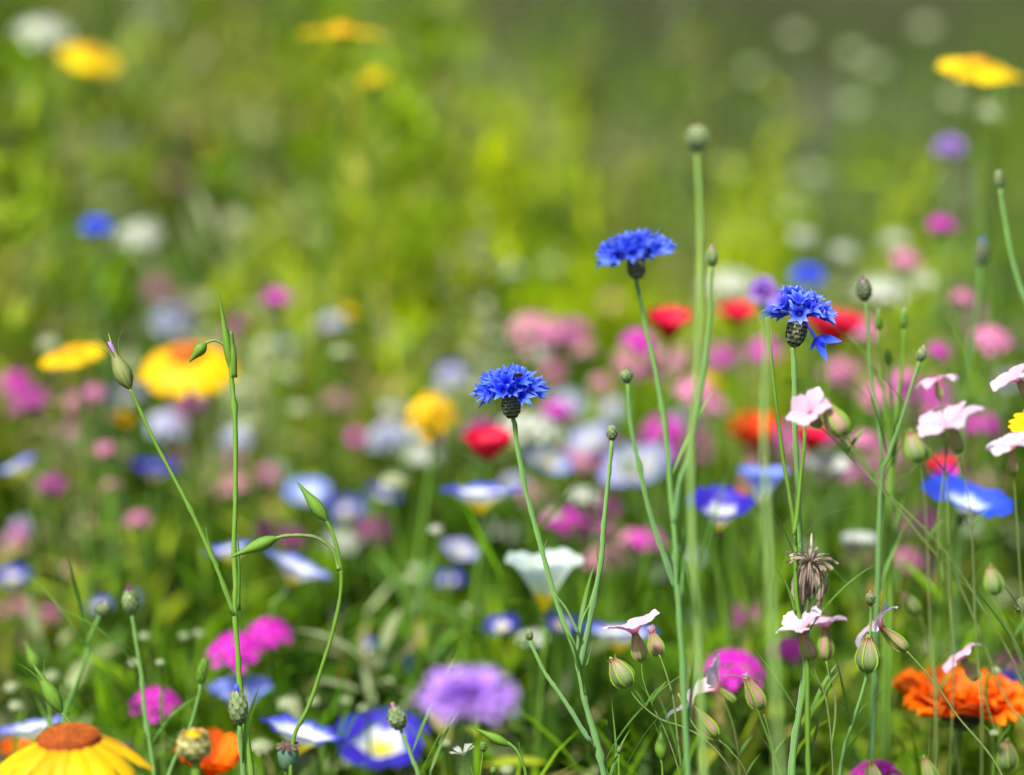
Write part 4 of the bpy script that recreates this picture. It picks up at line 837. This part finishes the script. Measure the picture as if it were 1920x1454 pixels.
mb.add(*tube([(0, 0, 70*k), (-6*k, 0, 92*k), (2*k, 0, 108*k), (6*k, 0, 122*k)], [2*k, 2*k, 3*k, 1*k], 6))
put(mb.obj('wisp', dry_m, r), r, M)

# 10. cow herb: pale pink flowers on inflated calyces
CAL = [(.03, 0), (.13, .04), (.21, .16), (.245, .32), (.22, .50), (.15, .70), (.095, .86), (.085, .94), (.11, 1.0)]
CALB = [(.03, 0), (.14, .04), (.26, .14), (.325, .30), (.32, .46), (.25, .66), (.15, .84), (.10, .94), (.12, 1.0)]
def cowherb(root, base, mouth, d, kind='flower', petals=5, pl=.95, col=None, e0=70, e1=-15, tw=0., lean=0., fat=1.0, spin=None, pick=None, pw=.8):
    b, t = at(*base, d), at(*mouth, d); ax = (axis_of(t, b)+Vector((0, -lean, 0))).normalized(); h = (t-b).length
    M = frame(b, ax, random.random()*6 if spin is None else spin)
    P = CAL if kind == 'flower' else CALB; P = [(a*h*fat, z*h) for a, z in P]
    mb = MB(); mb.add(*lathe(P, 25, .09, 5)); po = mb.obj('flower' if kind == 'flower' and pl > .4 else 'bud', vcal_m if kind == 'flower' else vgre_m); put(po, root, M)
    mb = MB()
    for i in range(5):
        V = [(a*1.10+.01*h, 0, z) for a, z in P]; mb.add(*tube(np.array(V), [.012*h, .024*h]+[.036*h]*(len(P)-4)+[.02*h, .01*h], 5, rnd=.5), RZ(i/5*2*PI))
        if kind != 'flower': mb.add(*petal(.13*h, .11*h, 'lance', R(75), R(60), 3, 3), RZ(i/5*2*PI) @ TR(P[-1][0], 0, h*.97))
    sub(mb.obj('calyx_rib', rib_m), po)
    if kind == 'flower':
        for i in (pick if pick is not None else range(petals)):
            mb = MB(); L = pl*h*random.uniform(.9, 1.08); a0 = R(e0); a1 = R(e1+random.uniform(-16, 16))
            mb.add(*petal(L, L*pw, 'ob', a0, a1, 9, 8, cup=random.uniform(-.15, .2), rip=.025, tip=.10, notch=.025, k=1, twist=random.uniform(-.35, .35)))
            sub(mb.obj('petal', col or pet_pink), po, TR(0, 0, h*.95) @ RZ(i/5*2*PI+random.uniform(-.12, .12)) @ TR(.05*h, 0, 0))
        mb = MB()
        for i in range(6): mb.add(*tube([(0, 0, 0), (.03*h*math.cos(i), .03*h*math.sin(i), .14*h), (.07*h*math.cos(i), .07*h*math.sin(i), .24*h)], .010*h, 4))
        sub(mb.obj('stamen', pet_whpk), po, TR(0, 0, h*.9))
    return M
def cow(label, stems, heads, d, cat='cow herb'):
    q = P_(stems[0], d); r = plant('cow_herb', label, cat, foot_of(q[-1])); stem(r, q, .00032, .0006, stem_r)
    for s_ in stems[1:]: stem(r, P_(s_, d), .0004, .0006, stem_r, False, name='side_stem')
    for h in heads: h = dict(h); cowherb(r, h.pop('b'), h.pop('m'), h.pop('d', d), **h)
    a = P_([stems[0][min(2, len(stems[0])-1)]], d)[0]
    for s_ in (-1, 1): leaf_on(r, a, (s_, .3), .014, .003, 1.1, -.3)
    return r
cow('pale pink flower in low centre right with a green-gold bud hanging beside it', [[(1203, 1238), (1206, 1275), (1222, 1320), (1250, 1380), (1275, 1454), (1290, 1560)], [(1236, 1228), (1246, 1256), (1262, 1310), (1270, 1380), (1278, 1440)]],
    [dict(b=(1203, 1240), m=(1190, 1186), pl=1.15, e0=60, e1=-12, pw=.9), dict(b=(1237, 1230), m=(1222, 1184), d=1.43, kind='flower', pl=.3, e0=80, e1=60, fat=1.25)], 1.40)
cow('fat ribbed green bud with open brown mouth, below left of the pale pink flower', [[(1180, 1286), (1188, 1304), (1210, 1328), (1240, 1350), (1285, 1366), (1330, 1395), (1375, 1454), (1400, 1560)], [(1330, 1392), (1305, 1366), (1290, 1340), (1272, 1300)]],
    [dict(b=(1181, 1288), m=(1148, 1236), kind='bud', fat=1.05)], 1.39)
cow('white-pink flower leaning left on a yellow-green calyx, low right', [[(1348, 1388), (1372, 1410), (1400, 1454), (1420, 1560)]],
    [dict(b=(1344, 1384), m=(1296, 1326), pl=.75, e0=60, e1=-25, col=pet_whpk, fat=.75, pw=.5)], 1.42)
cow('single white-pink petal flower in front of the magenta head', [[(1356, 1310), (1372, 1350), (1385, 1420), (1390, 1560)]],
    [dict(b=(1380, 1316), m=(1348, 1290), pl=1.5, e0=60, e1=25, col=pet_whpk, pick=(0, 1, 3), fat=.5)], 1.45)
cow('yellow-green drooping bud right of the magenta head', [[(1432, 1340), (1440, 1365), (1450, 1420), (1455, 1560)]], [dict(b=(1428, 1330), m=(1400, 1272), kind='flower', pl=.2, e0=80, e1=70, fat=1.0)], 1.43)
cow('pair of sharp pink flowers side by side below the withered head', [[(1522, 1236), (1530, 1268), (1546, 1302), (1556, 1360), (1562, 1454), (1565, 1560)], [(1549, 1240), (1556, 1275), (1566, 1305), (1566, 1350), (1560, 1400)]],
    [dict(b=(1524, 1236), m=(1503, 1180), pl=.95, e0=65, e1=-5, pw=.70, lean=.30, col=pet_whpk), dict(b=(1548, 1238), m=(1546, 1176), d=1.45, pl=.8, e0=70, e1=-35, fat=.9)], 1.385)
cow('pink flower with backswept petals and a sharp ribbed bud under it, lower right', [[(1630, 1258), (1616, 1300), (1598, 1360), (1580, 1420), (1560, 1560)], [(1700, 1222), (1722, 1246), (1760, 1290), (1800, 1350), (1862, 1424), (1900, 1500)]],
    [dict(b=(1628, 1262), m=(1628, 1196), kind='bud', fat=1.0), dict(b=(1700, 1220), m=(1652, 1176), d=1.42, pl=1.05, e0=70, e1=-60, fat=.75, pw=.5, col=pet_whpk)], 1.40)
cow('soft pink flower with drooping petals above the ruffled orange marigold', [[(1836, 1280), (1850, 1320), (1870, 1400), (1880, 1560)]], [dict(b=(1832, 1276), m=(1805, 1236), pl=1.1, e0=60, e1=-45, d=1.46)], 1.46)
cow('pink flower facing out in front of the twin stems under the right-hand cornflower', [[(1536, 800), (1560, 820), (1590, 850), (1640, 905), (1700, 960), (1760, 1020), (1830, 1120), (1900, 1240), (1960, 1400)]],
    [dict(b=(1536, 800), m=(1512, 762), pl=1.12, e0=45, e1=0, lean=.75, pw=.80, fat=.9)], 1.35)
cow('hanging yellow-green bud right of the pink flower on the twin stems', [[(1578, 806), (1592, 830), (1640, 900), (1720, 1000), (1800, 1100), (1880, 1300)]], [dict(b=(1584, 816), m=(1548, 756), kind='flower', pl=.15, e0=80, e1=75, fat=1.2)], 1.34)
cow('pale pink arched flower, topmost of the right-hand group', [[(1764, 738), (1768, 790), (1775, 900), (1780, 1100)]], [dict(b=(1764, 750), m=(1756, 716), pl=1.35, e0=50, e1=-50, pw=.6, fat=.8)], 1.33)
cow('pale pink flower with white front petal in the middle of the right-hand group', [[(1800, 856), (1810, 900), (1822, 1000), (1830, 1200)], [(1778, 826), (1768, 900), (1760, 1000), (1770, 1100)]], [dict(b=(1800, 850), m=(1778, 792), pl=1.15, e0=55, e1=-30, fat=.7, lean=.35)], 1.33)
cow('white-pink flower cut by the right edge, upper one', [[(1925, 740), (1935, 800), (1950, 1000)]], [dict(b=(1935, 750), m=(1908, 712), pl=1.15, e0=60, e1=-30, lean=.2)], 1.37)
cow('white-lilac flower cut by the right edge, lower one', [[(1900, 890), (1905, 960), (1920, 1200)]], [dict(b=(1902, 890), m=(1893, 842), pl=1.15, e0=60, e1=-30, lean=.2, col=pet_whpk)], 1.34)
cow('plump green bud left of the pale pink right-hand group', [[(1724, 866), (1732, 920), (1738, 1020), (1745, 1200)]], [dict(b=(1726, 868), m=(1706, 810), kind='bud', fat=1.1)], 1.32)
cow('green bud with red mouth at the right, above the round edge bud', [[(1864, 1112), (1876, 1150), (1900, 1200), (1940, 1300)]], [dict(b=(1866, 1116), m=(1856, 1062), kind='bud', fat=.9)], 1.33)
cow('green ribbed bud in the bottom right corner', [[(1894, 1440), (1900, 1480), (1905, 1560)]], [dict(b=(1890, 1446), m=(1886, 1388), kind='bud', fat=.95)], 1.46)
cow('green ribbed bud cut by the bottom edge left of the corner bud', [[(1745, 1480), (1750, 1520), (1755, 1600)]], [dict(b=(1752, 1478), m=(1732, 1422), kind='bud', fat=.7)], 1.45)
cow('green ribbed bud cut by the bottom edge on the low magenta head', [[(1650, 1490), (1652, 1520), (1655, 1600)]], [dict(b=(1644, 1486), m=(1632, 1430), kind='bud', fat=.9)], 1.44)
cow('green bud with orange-brown mouth left of the red-mouthed one', [[(1722, 1150), (1740, 1200), (1760, 1300)]], [dict(b=(1722, 1152), m=(1690, 1110), kind='bud', fat=.8)], 1.5)
# 11. gypsophila at the bottom
d = 1.39; k = mpp(d); q = P_([(874, 1424), (886, 1450), (895, 1520)], d); r = plant('babys_breath', 'tiny ragged white flower with two green buds at the bottom centre', 'small flower', foot_of(q[-1])); stem(r, q, .0003, .0004, stem_g)
M = frame(at(872, 1428, d), (-.25, 0, 1)); mb = MB(); mb.add(*lathe([(1*k, 0), (4*k, 4*k), (5*k, 10*k), (6*k, 13*k)], 12, .1, 5)); put(mb.obj('calyx', pod_m, r), r, M)
for i in range(5):
    mb = MB(); mb.add(*petal(28*k, 18*k, 'fan', R(50), R(15), 6, 9, notch=.07, k=4, rip=.03)); put(mb.obj('petal', PC['white'], r), r, M @ TR(0, 0, 11*k) @ RZ(i/5*2*PI))
stem(r, P_([(906, 1408), (903, 1430), (898, 1470)], d), .0003, .0003, stem_g, False, name='side_stem'); bud(r, (906, 1410), (906, 1390), 15, d, pod_m, rows=4)
stem(r, P_([(925, 1450), (920, 1470), (905, 1500)], d), .0003, .0003, stem_g, False, name='side_stem'); bud(r, (925, 1452), (925, 1437), 13, d, pod_m, rows=4)
